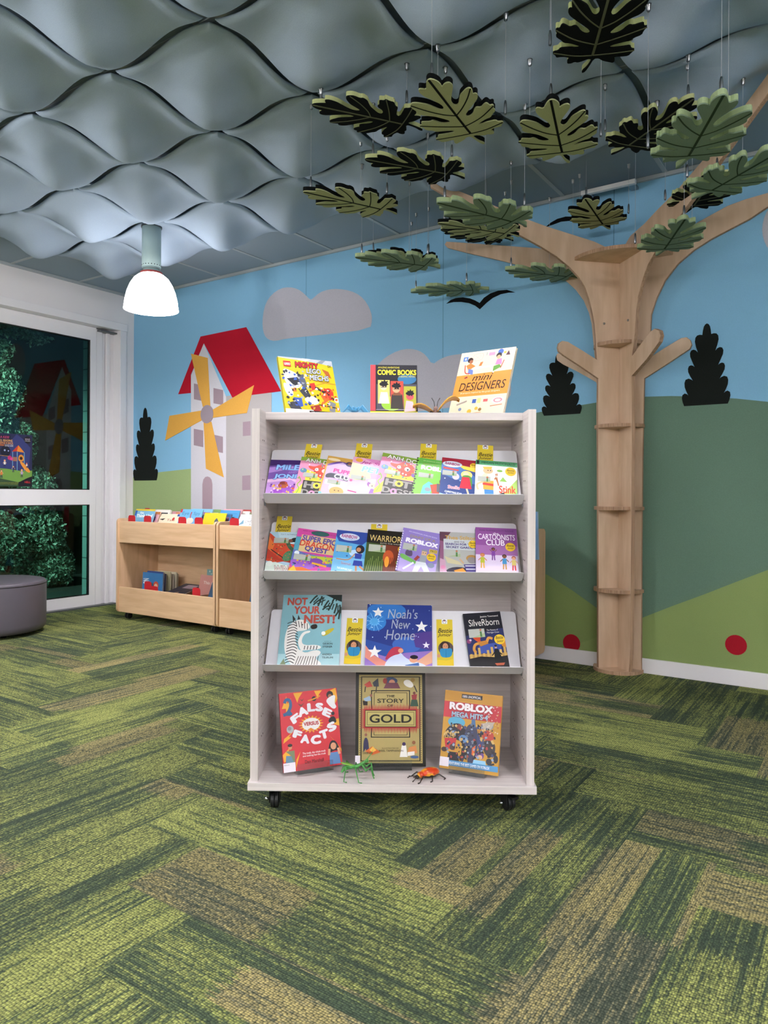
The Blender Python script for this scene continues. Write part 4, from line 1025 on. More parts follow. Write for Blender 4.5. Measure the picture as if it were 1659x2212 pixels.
# ---------------- first sloping shelf
G1 = 'paperbacks on the sloping shelves'
def put(row, TL, TR, t, label, lift=0, n=0, **k):
    M_, w_, h_ = row_frame(row, TL, TR, t, lift, n)
    return book(label, M_, w_, h_, t, group=G1, **k)
for row, tl, tr, lb, hh in ((0, (662, 958.5), (696.5, 960.5), 'yellow bookmark behind the first pair of books on the upper sloping shelf', .165), (0, (770.5, 957.5), (805, 959.5), 'yellow bookmark behind the puppy and pets books on the upper sloping shelf', .165),
                        (0, (909, 958), (944, 960), 'yellow bookmark behind the green book on the upper sloping shelf', .165), (0, (1031.5, 961), (1065.5, 963), 'yellow bookmark farthest right, behind the green-topped white book', .165),
                        (1, (599, 1115), (632, 1115.5), 'yellow bookmark farthest left on the middle sloping shelf', .165), (1, (802, 1132), (837, 1133), 'yellow bookmark behind the black and green cat eye paperback', .16),
                        (2, (750, 1335), (784.5, 1336), 'yellow bookmark between the zebra book and the blue night-sky book', .165), (2, (942.5, 1338), (977, 1338.5), 'yellow bookmark between the blue night-sky book and the dark dragon book', .165)):
    M_, w_, h_ = row_frame(row, tl, tr, .0008, 0, .0012 if row < 2 else .0006)
    bookmark(lb, M_ @ Matrix.Translation((0, 0, h_ - min(h_, hh))), w_, min(h_, hh))
ANH = dict(cover='#dd8fb0', spine='#cf86a8', art=[
    ('poly', '#7fa03a', [(0, 1), (1, 1), (1, .87), (.3, .93), (0, .90)]), ('poly', '#d9cf3a', [(.0, .1), (.25, .4), (.2, .7), (.6, .62), (.9, .7), (1, .6), (1, .45), (.5, .42), (.3, .1), (0, 0)]), ('poly', '#d98fb6', [(.0, .85), (.18, .7), (.1, .5), (.0, .35)]),
    ('line', '#7fb23a', [(.05, .5), (.12, .4), (.05, .3), (.12, .2), (.06, .05)], .03), ('poly', '#d5482f', [(.24, .8), (.45, .78), (.6, .86), (.85, .84), (.97, .7), (.9, .55), (.7, .5), (.55, .56), (.48, .68), (.3, .72)]),
    ('ell', '#ffffff', .74, .70, .07), ('ell', '#1d1d1d', .76, .69, .03), ('ell', '#ffffff', .52, .72, .055), ('ell', '#1d1d1d', .5, .715, .028), ('line', '#8f2a1c', [(.6, .6), (.75, .57), (.86, .6)], .015),
    ('ell', '#5b8fb0', .14, .66, .1, .06), ('ell', '#7a5aa8', .96, .58, .08, .05), ('specks', ['#8a3f2a', '#d9cf3a', '#5b8fb0', '#f0e6ea', '#7fa03a'], 36, .03, .44, .98, .84, .028, 12), ('rect', '#171412', .2, .0, 1, .42)],
    title=[('text', 'ANH DO', '#f6f6f2', .14, .865, .98, .965, .03, 0, -.05, '#1c1c1c'), ('text', 'H T', '#8f8b86', .24, .235, .95, .40, .06), ('text', 'O', '#e8e23a', .50, .245, .72, .395, .1), ('text', 'D GS!', '#8f8b86', .2, .06, .98, .2, .05), ('text', 'O', '#e08ab5', .42, .05, .6, .19, .1)],
    extra=LS(.16, .5, .42, .11))
put(0, (585, 993), (668, 995), .010, 'purple paperback with pale blue lettering, leftmost on the upper sloping shelf', cover='#6a4796', art=[
    ('poly', '#3d2466', [(0, 1), (1, 1), (1, .86), (.5, .9), (0, .84)]), ('poly', '#a37cc4', [(0, .80), (.5, .86), (1, .8), (1, .7), (.4, .74), (0, .66)]), ('poly', '#d9b4d8', [(0, .5), (1, .62), (1, 0), (0, 0)]), ('poly', '#b48acb', [(0, .42), (.6, .5), (1, .3), (.5, .2), (0, .1)]),
    ('poly', '#8d4fb5', [(.2, .3), (.9, .4), (1, .1), (.2, .05)]), ('ell', '#a8562f', .42, .36, .13, .07), ('ell', '#7e2f2a', .42, .42, .1, .04), ('ell', '#d98a4a', .8, .28, .12, .06), ('poly', '#8a3fae', [(.2, .3), (.4, .3), (.45, .1), (.2, .1)]), ('rect', '#c9503a', .7, .1, 1, .25), ('ell', '#e2b83a', .45, .12, .08), ('ell', '#ffffff', .84, .29, .03), ('specks', ['#c9503a', '#8a3fae', '#e2b83a', '#5a2a7a', '#f0c8d8'], 45, .1, .03, .95, .44, .035, 3)],
    title=[('text', 'MiLES', '#86b5e8', .17, .74, .93, .88, .06, .1, 0, '#3b3a80'), ('text', 'AND', '#9a7fc0', .5, .665, .72, .70, .02), ('text', 'JONES', '#86b5e8', .14, .50, .93, .64, .06, .1, 0, '#3b3a80')])
put(0, (652, 989), (724, 995), .011, 'pink paperback with a red cartoon hot dog, overlapping the leftmost purple paperback', lift=.007, n=.002, **ANH)
put(0, (709, 986.6), (777, 995), .010, 'lilac and gold paperback with cartoon puppies, third from left on the upper sloping shelf', lift=.007, n=.003, cover='#cfa14a', art=[
    ('poly', '#6c4b9a', [(.05, .8), (.5, .93), (.98, .78), (.98, .72), (.5, .86), (.05, .74)]), ('poly', '#cbb0dc', [(.05, .74), (.5, .88), (1, .72), (1, .0), (.05, .0)]), ('ell', '#3a2c58', .72, .86, .12, .06), ('ell', '#8a5a3a', .72, .87, .06, .03), ('ell', '#ecdcb8', .22, .92, .2, .035),
    ('poly', '#4a4a58', [(.08, .55), (.3, .6), (.95, .5), (.95, .42), (.3, .48), (.08, .44)]), ('poly', '#e6d7e8', [(.1, .42), (1, .42), (1, .3), (.1, .3)]), ('ell', '#f2e6d8', .52, .24, .27, .12), ('ell', '#d9a05a', .52, .16, .22, .11), ('ell', '#f0ece8', .9, .2, .12, .1), ('ell', '#2c1c14', .46, .18, .02), ('ell', '#2c1c14', .58, .18, .02), ('ell', '#c05a3a', .9, .06, .1, .05), ('poly', '#5f7fb0', [(.35, .06), (.65, .06), (.7, 0), (.3, 0)]), ('ell', '#6fb5d8', .03, .05, .08)],
    title=[('text', 'PUPPY', '#d93f92', .28, .60, .98, .70, .06, 0, -.04), ('text', 'CLUB', '#eef0f4', .34, .46, .95, .57, .05, 0, -.04)], extra=LS(.18, .32, .4, .1))
put(0, (764, 988.7), (840, 998), .010, 'pink and lilac paperback with a purple-haired girl, on the upper sloping shelf', lift=.007, n=.004, cover='#e2a9cc', art=[
    ('poly', '#f1d8a8', [(0, .85), (.5, .8), (.6, .5), (.2, .4), (0, .45)]), ('poly', '#d68ac0', [(.3, 1), (1, 1), (1, .8), (.6, .9)]), ('ell', '#e6a83a', .18, .93, .1, .05), ('poly', '#d9b7e0', [(0, .35), (.5, .42), (1, .3), (1, 0), (0, 0)]), ('poly', '#ecc7dc', [(0, .2), (.4, .28), (.7, .1), (.4, 0), (0, 0)]),
    ('ell', '#8a4f9e', .75, .36, .22, .1), ('poly', '#8a4f9e', [(.85, .4), (1, .42), (1, .12), (.9, .2)]), ('ell', '#f0c9a8', .74, .33, .15, .075), ('ell', '#f2eef0', .74, .44, .2, .06), ('ell', '#2a1c2a', .68, .32, .02), ('ell', '#2a1c2a', .8, .32, .02), ('poly', '#8f5fc0', [(.66, .25), (.84, .25), (.88, .1), (.62, .1)]), ('line', '#f0c9a8', [(.7, .1), (.68, .02)], .04), ('line', '#f0c9a8', [(.8, .1), (.82, .02)], .04), ('ell', '#f3eef2', .42, .08, .1, .05), ('line', '#c8327a', [(.05, .12), (.3, .1)], .04), ('ell', '#d9508a', .08, .38, .04)],
    title=[('text', 'Jet Star', '#b0348a', .22, .83, 1.0, .93, .02, .35), ('text', 'PETS', '#7fb8dc', .3, .64, .99, .79, .05, .1, -.03, '#e8eef4')], extra=LS(.05, .42, .42, .11))
put(0, (827, 981), (905, 992), .012, 'pink paperback with a red cartoon hot dog, standing beside the bright green paperback', lift=.009, n=.006, **ANH)
put(0, (901, 990), (972, 998), .009, 'bright green paperback with a black patterned spine on the upper sloping shelf', lift=.006, n=.005, cover='#7cc843', spine='#1f1f24', art=[
    ('rect', '#5fae4a', .08, .82, 1, 1), ('poly', '#62c8d8', [(.3, .3), (.45, .42), (.6, .36), (.5, 0), (.25, 0)]), ('poly', '#b84a2f', [(.5, .34), (.85, .42), (1, .3), (1, .1), (.6, .12)]), ('ell', '#6f4a36', .9, .46, .14, .09), ('poly', '#5a5a60', [(.7, .4), (.95, .36), (.85, .16), (.72, .2)]), ('ell', '#8a8f98', .45, .22, .09, .05), ('poly', '#7a80c8', [(.4, .12), (.95, .16), (.98, 0), (.42, 0)])] + [('rect', '#1d1d22', .0, i * .06, .035 + .03 * (i % 2), i * .06 + .04) for i in range(17)],
    title=[('text', 'AN UNOFFICIAL ROBLOX BOOK', '#cfe8b0', .2, .925, .95, .95), ('text', 'DIARY OF A', '#7f8f2f', .2, .835, .75, .885, .02), ('text', 'ROBLOX', '#f4f8ee', .16, .70, 1.15, .82, .09)], extra=LS(.12, .50, .44, .12))
put(0, (955, 990), (1031, 996), .009, 'dark blue and red paperback with a girl in a red dress, upper sloping shelf', lift=.006, n=.003, cover='#27417f', art=[
    ('poly', '#9c2438', [(0, 1), (1, 1), (1, .78), (.4, .86), (0, .86)]), ('poly', '#e8c43a', [(.4, .86), (1, .8), (1, .7), (.6, .76)]), ('poly', '#3f6fb0', [(0, .84), (.5, .82), (.95, .6), (1, .4), (.3, .5), (0, .6)]), ('ell', '#cdd8e4', .3, .85, .28, .075), ('poly', '#c8423f', [(.05, .77), (.5, .73), (.48, .69), (.06, .72)]), ('ell', '#d8cde0', .42, .55, .1, .08),
    ('ell', '#e8cf7a', .72, .62, .16, .1), ('ell', '#f0c9a8', .7, .64, .08, .05), ('poly', '#4f8f3a', [(.56, .6), (.86, .62), (.9, .36), (.8, .3), (.6, .34)]), ('poly', '#c7243a', [(.6, .56), (.8, .56), (.88, .28), (.54, .28)]), ('line', '#f0c9a8', [(.74, .28), (.84, .06)], .05), ('line', '#4f9a4a', [(.82, .12), (.9, .0)], .07), ('poly', '#7fb0e0', [(.0, .12), (.5, .02), (.5, 0), (0, 0)]), ('star', '#d8e4f4', .12, .48, .03), ('star', '#d8e4f4', .2, .12, .025), ('star', '#d8e4f4', .55, .46, .025)],
    title=[('text', 'RAINBOW', '#b0407a', .1, .82, .52, .89, .05, 0, -.06), ('text', 'Stella', '#d04a5a', .22, .24, .55, .32, .02, 0, 0, '#f0e6f0'), ('text', 'CHRISTMAS STAR', '#dfe8f4', .14, .13, .62, .175, .04, 0, -.08)], extra=LS(.04, .56, .4, .12) + BJ(.9, .86, .1))
put(0, (1028, 993.6), (1117, 1000), .010, 'white paperback with green top band, rightmost on the upper sloping shelf', lift=.002, n=.008, cover='#eef0e6', spine='#20242a', art=[
    ('rect', '#4f9a6a', 0, .87, 1, 1), ('poly', '#a8cf6a', [(.55, .0), (1, .55), (1, .0)]), ('poly', '#6fc87a', [(.7, 0), (1, .2), (1, 0)]), ('rect', '#1d2226', .02, .89, .08, .985), ('poly', '#dfe8b8', [(.1, .5), (.25, .7), (.35, .5)]), ('poly', '#8fbf5a', [(.58, .46), (.66, .58), (.76, .46)]), ('ell', '#7fb04a', .58, .74, .07, .03),
    ('ell', '#eab78e', .3, .72, .12, .08), ('poly', '#e0b44a', [(.17, .82), (.4, .84), (.38, .76), (.2, .76)]), ('ell', '#1d1d1d', .3, .73, .015), ('ell', '#1d1d1d', .36, .73, .015), ('poly', '#d9a03a', [(.18, .46), (.44, .46), (.44, .22), (.2, .22)]), ('poly', '#c9372f', [(.18, .4), (.44, .38), (.44, .32), (.18, .34)]), ('line', '#eab78e', [(.2, .42), (.05, .34), (.08, .2)], .05), ('poly', '#3f7fc0', [(.22, .22), (.44, .22), (.46, .0), (.24, .0)]), ('line', '#b06a3a', [(.46, .5), (.52, .62), (.48, .7), (.56, .34)], .03), ('ell', '#ffffff', .48, .7, .05), ('line', '#22262a', [(.5, .08), (.7, .16)], .05)],
    title=[('text', 'MEGAN McDONALD', '#1c3a2a', .14, .905, .95, .965, .01, 0, -.01), ('text', 'Stink', '#d24f3a', .57, .16, .97, .36, .04, 0, .05), ('text', 'and the', '#2a2a2a', .66, .09, .84, .13), ('text', 'Big Bad', '#1c2a22', .6, .0, .95, .07, .04)], extra=LS(.06, .42, .3, .14) + BJ(.84, .74, .13))

# ---------------- middle sloping shelf
put(1, (583.5, 1148.7), (652, 1150), .010, 'orange and pale blue paperback with a green dragon, leftmost on the middle sloping shelf', cover='#a9cfe0', art=[
    ('poly', '#c94a2e', [(.0, .98), (.35, .78), (.95, .7), (1, .4), (.3, .3), (0, .35)]), ('poly', '#e0793a', [(0, .9), (.2, .7), (.1, .5), (0, .5)]), ('poly', '#c4e0ea', [(.25, 1), (1, 1), (1, .72), (.6, .76), (.35, .82)]), ('poly', '#dff0e4', [(0, .3), (.3, .32), (.6, .25), (1, .28), (1, 0), (0, 0)]), ('poly', '#b43a2a', [(0, .62), (.4, .4), (.95, .34), (.95, .28), (0, .4)]),
    ('line', '#3c5f45', [(.75, .8), (.6, .78), (.68, .66), (.8, .56), (.66, .44), (.5, .38)], .12), ('poly', '#4f7f5a', [(.5, .5), (.7, .6), (.86, .5), (.74, .34), (.5, .34)]), ('poly', '#1f2a26', [(.68, .86), (.92, .88), (.8, .82), (.94, .78), (.72, .76)]), ('ell', '#7a4a3a', .68, .8, .07, .04), ('line', '#1f2a26', [(.1, .6), (.5, .42)], .03), ('specks', ['#2f4f3a', '#6f9a6a', '#c9603a', '#e8a05a'], 40, .1, .3, .95, .75, .025, 4), ('poly', '#2f4f3a', [(.35, .1), (.5, .12), (.48, .0), (.3, .0)]), ('ell', '#e8f4ec', .12, .28, .1, .06)],
    title=[('text', 'TUI T. SUTHERLAND', '#3f6a86', .35, .93, .95, .955), ('text', 'WINGS', '#efe9e2', .28, .10, .96, .24, .01, 0, 0, '#7a3a34'), ('text', 'FIRE', '#efe9e2', .36, .0, .9, .09, .01, 0, 0, '#7a3a34')], extra=LS(.16, .74, .46, .12))
put(1, (645, 1143), (733, 1152.5), .012, 'bright pink paperback with tan title panel, second from left on the middle sloping shelf', lift=.008, n=.003, cover='#c94a9a', art=[
    ('poly', '#4f9ab0', [(0, .8), (.12, .8), (.12, .4), (0, .5)]), ('ell', '#2f5f5a', .55, .93, .22, .06), ('rect', '#d9bf86', .12, .47, .98, .86), ('poly', '#5f6fb8', [(0, .5), (.3, .44), (.9, .4), (1, .4), (1, .2), (0, .2)]), ('poly', '#b8c23a', [(.4, .4), (1, .42), (1, .28), (.6, .24)]), ('ell', '#9a62c4', .3, .2, .3, .13), ('ell', '#7f4aa8', .6, .28, .16, .08), ('specks', ['#7f4aa8', '#4f9ab0', '#e8b23a', '#c9409a', '#3a3f7a'], 50, .05, .05, .97, .42, .03, 8), ('poly', '#e0702f', [(.0, .08), (.3, .12), (.6, .06), (1, .1), (1, 0), (0, 0)]), ('ell', '#a83a8a', .8, .06, .12, .07), ('line', '#e8b23a', [(.5, .24), (.85, .2)], .05), ('poly', '#efb93a', [(.0, .0), (.1, .14), (.2, .0)]), ('ell', '#dfe8f0', .1, .42, .06, .05)],
    title=[('text', 'SUPER EPIC', '#4a3f9a', .15, .71, .97, .84, .04, 0, -.05), ('text', 'DRAGON', '#c9402f', .12, .58, .96, .72, .03, 0, -.05), ('text', 'QUEST', '#4a3f9a', .26, .47, .82, .60, .05, 0, -.05), ('text', 'ADAM WALLACE', '#7a2a5a', .12, .94, .45, .965), ('text', 'JAMES HART', '#7a2a5a', .72, .91, .98, .935)], extra=LS(.05, .27, .4, .13))
put(1, (728.6, 1146.6), (800, 1152), .009, 'sky blue paperback with a dark-haired girl, third from left on the middle sloping shelf', lift=.007, n=.006, cover='#58a6da', art=[
    ('poly', '#2f4a9a', [(0, 1), (1, 1), (1, .86), (.8, .7), (.5, .72), (.1, .74), (0, .86)]), ('ell', '#cfdcea', .4, .86, .3, .085), ('poly', '#7fc0e8', [(0, .35), (1, .4), (1, 0), (0, 0)]), ('ell', '#bcd8ee', .65, .5, .2, .08), ('ell', '#1c1a2a', .76, .6, .13, .1), ('ell', '#c48a62', .72, .59, .07, .05), ('poly', '#2f3f9a', [(.62, .5), (.84, .5), (.82, .38), (.64, .38)]), ('poly', '#34479f', [(.62, .34), (.86, .34), (.9, .22), (.6, .22)]), ('line', '#c48a62', [(.62, .48), (.45, .34), (.1, .34)], .035), ('line', '#c48a62', [(.7, .22), (.74, .0)], .06), ('line', '#c48a62', [(.8, .22), (.95, .14)], .06), ('star', '#2c3f86', .4, .42, .04), ('star', '#2c3f86', .6, .1, .03), ('star', '#2c3f86', .14, .06, .04), ('star', '#2c3f86', .1, .5, .03)],
    title=[('text', 'RAINBOW', '#b0508a', .16, .83, .64, .91, .05, 0, -.05), ('text', 'magic', '#6f8fd0', .28, .79, .58, .825), ('text', 'Savannah', '#5a4a9a', .26, .22, .55, .28, .02, 0, -.08, '#eef2f8'), ('text', 'THE SAPPHIRE FAIRY', '#e4eef8', .16, .1, .62, .145, .04, 0, -.1)], extra=LS(.05, .5, .46, .15))
put(1, (795, 1145), (876, 1150), .010, 'black and green paperback with a glowing cat eye in grass, middle sloping shelf', lift=.006, n=.006, cover='#2c3a1e', art=[
    ('poly', '#1a1712', [(0, 1), (1, 1), (1, .66), (0, .7)]), ('poly', '#3f5424', [(0, .7), (.45, .68), (.5, 0), (0, 0)]), ('poly', '#6f2f1c', [(.5, .68), (1, .66), (1, 0), (.48, 0)]), ('ell', '#b3502a', .6, .4, .14, .16), ('ell', '#e6a03a', .57, .3, .06, .12), ('ell', '#8fb04a', .88, .3, .09, .04), ('ell', '#14160e', .88, .3, .02, .035)] + [('line', '#8fa05a', [(.04 + .06 * i, 0), (.1 + .05 * i, .3 + .05 * (i % 3))], .012) for i in range(8)] + [('line', '#5a2a1c', [(.6 + .06 * i, 0), (.66 + .05 * i, .4)], .014) for i in range(6)],
    title=[('text', 'WARRIORS', '#e3c77a', .07, .74, .98, .88, .0), ('text', 'INTO THE WILD', '#d8cdbf', .36, .69, .88, .715)], extra=LS(.07, .5, .44, .16) + BJ(.93, .6, .1))
put(1, (871, 1142), (953, 1153.5), .011, 'lilac paperback with a blocky knight holding a sword, middle sloping shelf', lift=.008, n=.006, cover='#8d7cc4', spine='#1c1a24', art=[
    ('poly', '#6fae5a', [(.05, .42), (.3, .34), (.55, .24), (.45, .2), (.05, .3)]), ('poly', '#b9a8e4', [(.05, .3), (.6, .18), (1, .3), (1, 0), (.05, 0)]), ('poly', '#5a4a6a', [(.16, .44), (.2, .52), (.26, .48), (.32, .52), (.36, .42), (.34, .36), (.18, .37)]), ('rect', '#9aa0a8', .56, .28, .72, .44), ('rect', '#d7b48a', .58, .44, .71, .54), ('rect', '#8a9098', .57, .53, .72, .57), ('ell', '#1a1a1a', .62, .49, .012), ('ell', '#1a1a1a', .68, .49, .012),
    ('line', '#e8ecf0', [(.18, .06), (.42, .24)], .05), ('line', '#9a3f3a', [(.44, .3), (.52, .4)], .08), ('poly', '#dde2e8', [(.48, .28), (.72, .28), (.92, .0), (.78, .0), (.62, .18), (.54, .02), (.42, .02)]), ('ell', '#8f98b0', .86, .24, .09, .06), ('rect', '#c9b04a', .76, .52, .97, .6)] + [('rect', '#f0f0f4', .0, .02 + i * .055, .03, .045 + i * .055) for i in range(17)],
    title=[('text', 'AN UNOFFICIAL ROBLOX BOOK', '#dcd6f0', .16, .895, .92, .92, 0, 0, -.1), ('text', 'DIARY OF A', '#a0925a', .22, .79, .88, .85, .02, 0, -.06), ('text', 'ROBLOX', '#f6f4fb', .12, .66, .97, .77, .09, 0, -.05), ('text', 'PRO', '#2a241c', .79, .535, .95, .585)], extra=LS(.08, .5, .36, .15) + BJ(.84, .42, .12))
put(1, (949.5, 1150), (1030, 1152), .009, 'grey paperback with pink blossom at its left edge, middle sloping shelf', lift=.005, n=.004, cover='#aeb0ae', art=[
    ('rect', '#8a5a7a', 0, 0, .1, 1), ('poly', '#c9a0b8', [(0, .4), (.14, .36), (.2, 0), (0, 0)]), ('poly', '#5a3a4a', [(0, 1), (.3, 1), (.1, .78), (0, .8)]), ('rect', '#c4ccd0', .1, .6, 1, .84), ('poly', '#c9c29a', [(.12, .45), (.5, .34), (.6, .26), (.2, .3)]), ('ell', '#34303f', .5, .1, .35, .12), ('ell', '#b58a4a', .84, .42, .15, .08), ('ell', '#8f8a8a', .84, .38, .12, .07), ('poly', '#4a3f7f', [(.62, .28), (.98, .3), (1, .12), (.7, .1)]), ('line', '#dcdce4', [(.66, .25), (.98, .26)], .03), ('line', '#dcdce4', [(.68, .18), (.99, .19)], .03), ('poly', '#d8902f', [(.36, .14), (.6, .2), (.72, .08), (.5, .02)]), ('poly', '#cf4a2f', [(.7, .1), (1, .12), (1, 0), (.66, 0)]), ('line', '#c9a884', [(.62, .3), (.52, .4)], .05), ('ell', '#d98ab0', .08, .2, .06), ('ell', '#e0a0c0', .13, .1, .05)],
    title=[('text', 'Thea Stilton', '#c9a04a', .14, .83, .97, .92, .03), ('text', 'AND THE', '#4a3a5a', .38, .765, .66, .795, .02), ('text', 'SEARCH FOR THE', '#4a3a7a', .14, .70, .92, .75, .05), ('text', 'SECRET GARDEN', '#4a3a7a', .16, .63, .95, .68, .05)], extra=LS(.14, .44, .4, .15) + BJ(.88, .74, .12))
put(1, (1027, 1138.6), (1115.6, 1142.5), .016, 'purple paperback with four cartoon children, rightmost on the middle sloping shelf', lift=.0, n=.008, cover='#8a4f94', spine='#5a2f68', art=[
    ('poly', '#d9cbe4', [(0, .42), (1, .42), (1, 0), (0, 0)]), ('poly', '#a06aa8', [(0, .62), (1, .62), (1, .42), (0, .42)]), ('person', .16, .27, .2, '#b8bf3a', '#d9a84a', '#c9855a', '#b8702f'), ('person', .42, .42, .17, '#7a3f9a', '#7a3f9a', '#7a4a36', '#2a1a18', .7), ('person', .68, .26, .2, '#4a9ad0', '#c99a5a', '#8a5a42', '#1a1a22'), ('person', .9, .24, .19, '#e0cf7a', '#d0403f', '#e0a884', '#a03a24')],
    title=[('text', 'RAINA TELGEMEIER & SCOTT McCLOUD', '#4f2a5a', .1, .925, .92, .955), ('text', 'the', '#eee4f2', .42, .85, .56, .9, .02), ('text', 'CARTOONISTS', '#f2eaf6', .06, .74, .95, .86, .02), ('text', 'CLUB', '#f2eaf6', .25, .62, .7, .74, .03)], extra=BJ(.83, .6, .12))

# ---------------- lowest sloping shelf
G3 = 'books facing forward on the lowest sloping shelf'
def put3(TL, TR, t, label, **k):
    M_, w_, h_ = row_frame(2, TL, TR, t); return book(label, M_, w_, h_, t, group=G3, **k)
zeb = [('poly', '#a9cfd4', [(0, 0), (1, 0), (1, .2), (0, .2)]), ('poly', '#2a3230', [(.72, 1), (1, 1), (1, .9), (.9, .93), (.8, .97)])]
for (a_, b_) in (((.58, .99), (.46, .88)), ((.7, .96), (.52, .86)), ((.78, .92), (.7, .82)), ((.85, .9), (.78, .78)), ((.92, .88), (.88, .74)), ((.97, .86), (.96, .66)), ((.8, .84), (.68, .79)), ((.99, .8), (.9, .7)), ((.66, .98), (.6, .84)), ((.9, .99), (.84, .9))): zeb.append(('line', '#26332c', [a_, ((a_[0] + b_[0]) / 2 + .01, (a_[1] + b_[1]) / 2 + .02), b_], .028)); zeb.append(('line', '#26332c', [(a_[0] + .02, a_[1] - .03), (b_[0] + .06, b_[1] + .01)], .02))
zeb += [('poly', '#e8e5df', [(.2, .62), (.3, .66), (.42, .64), (.5, .56), (.46, .52), (.36, .5), (.27, .5), (.25, .42), (.3, .3), (.34, .24), (.5, .25), (.68, .26), (.7, .3), (.6, .32), (.42, .31), (.36, .36), (.4, .46), (.5, .48), (.5, .51), (.38, .49), (.33, .42), (.3, .34), (.4, .2), (.62, .26), (.72, .22), (.6, .14), (.7, .1), (.72, .05), (.5, .0), (.3, .0), (.2, .08), (.1, .22), (.08, .4), (.12, .56)]),
        ('poly', '#2b2724', [(.5, .58), (.6, .6), (.62, .54), (.54, .52), (.5, .54)]), ('poly', '#2b2724', [(.2, .62), (.18, .72), (.24, .66)]), ('poly', '#2b2724', [(.27, .65), (.28, .72), (.32, .66)]), ('ell', '#1a1a1a', .36, .585, .012)]
for i in range(15):
    t_ = i / 14; x0 = .13 + .05 * math.sin(t_ * 3); zeb.append(('line', '#2b2724', [(x0 - .02 - .03 * math.sin(t_ * 3.1), .60 - t_ * .52), (x0 + .06, .605 - t_ * .52 + .02), (x0 + .13, .60 - t_ * .52)], .013))
for i in range(9): zeb.append(('line', '#4a4038', [(.28 + i * .045, .03 + .01 * (i % 3)), (.34 + i * .04, .17)], .010))
for i in range(5): zeb.append(('line', '#2b2724', [(.24 + i * .05, .645 - .01 * i), (.27 + i * .045, .56 - .01 * i)], .011)); zeb.append(('line', '#2b2724', [(.42 + i * .05, .255), (.43 + i * .05, .305)], .012))
zeb += [('poly', '#c9b83a', [(.68, .43), (.74, .5), (.88, .55), (.9, .52), (.78, .44)]), ('ell', '#e8e5df', .72, .47, .035), ('poly', '#7a8a6a', [(0, 0), (.1, .14), (.16, .02)])]
put3((613, 1285), (739, 1285), .008, 'light blue picture book with a zebra, leftmost on the lowest sloping shelf', cover='#84b5bf', art=zeb,
     title=[('text', 'NOT', '#b04f42', .08, .85, .42, .96, .06), ('text', 'YOUR', '#b04f42', .2, .73, .64, .84, .06), ('text', 'NEST!', '#b04f42', .38, .60, .9, .72, .06), ('text', 'written by', '#4a5a60', .74, .355, .86, .37), ('text', 'GIDEON', '#3a4448', .72, .32, .88, .345, .02), ('text', 'STERER', '#3a4448', .72, .28, .88, .305, .02), ('text', 'ANDREA', '#55646a', .72, .18, .88, .205, .02), ('text', 'TSURUMI', '#55646a', .72, .14, .9, .165, .02)])
st = [('poly', '#23337a', [(0, 1), (1, 1), (1, .5), (.6, .3), (0, .45)]), ('ell', '#2f6fb8', .3, .9, .3, .14), ('ell', '#2f78c0', .12, .72, .18, .14), ('ell', '#4fa0d8', .12, .72, .08, .06), ('ell', '#3a62b0', .62, .38, .22, .12), ('poly', '#4a3580', [(.7, .55), (1, .6), (1, .3), (.75, .35)]), ('poly', '#8f6fb8', [(0, .28), (.3, .2), (.6, .26), (1, .3), (1, 0), (0, 0)]), ('poly', '#d98a7a', [(0, .36), (.12, .22), (.4, .08), (.2, .05), (0, .18)]), ('poly', '#e0a88a', [(1, .3), (.8, .16), (.6, .06), (.8, .04), (1, .12)]), ('poly', '#c9d4ea', [(.3, .12), (.5, .3), (.62, .16), (.9, .1), (.9, .04), (.6, .07), (.3, .02)]), ('poly', '#b0344a', [(.28, .12), (.36, .3), (.46, .36), (.58, .32), (.52, .24), (.42, .22)]), ('ell', '#d99a7a', .53, .29, .04, .035), ('ell', '#d99a7a', .72, .16, .06, .045), ('ell', '#1c1a2a', .73, .2, .06, .03), ('poly', '#3a5f9a', [(.6, .08), (.8, .12), (.82, .0), (.6, .0)])]
rnd = random.Random(11)
for i in range(26): st.append(('ell', '#c9def0', rnd.random(), .45 + .55 * rnd.random(), .005 + .005 * rnd.random()))
for i in range(12): a_ = i * .52; st.append(('line', '#8fc4ea', [(.12 + .05 * math.cos(a_), .73 + .05 * math.sin(a_)), (.12 + .14 * math.cos(a_), .73 + .15 * math.sin(a_))], .006))
st += [('star', '#eceae6', .17, .87, .09, 5, .45), ('star', '#eceae6', .84, .66, .10, 5, .42), ('star', '#eceae6', .14, .26, .11, 5, .4), ('star', '#e4e2e6', .91, .38, .06, 5, .4)]
put3((794, 1305), (933, 1308), .008, 'dark blue picture book with white star flowers, centre of the lowest sloping shelf', cover='#2a4a94', art=st,
     title=[('text', 'Noah\'s', '#a9aeb8', .32, .78, .78, .93, 0, .15), ('text', 'New', '#a9aeb8', .38, .62, .66, .76, 0, .15), ('text', 'Home', '#a9aeb8', .3, .45, .74, .60, 0, .15)])
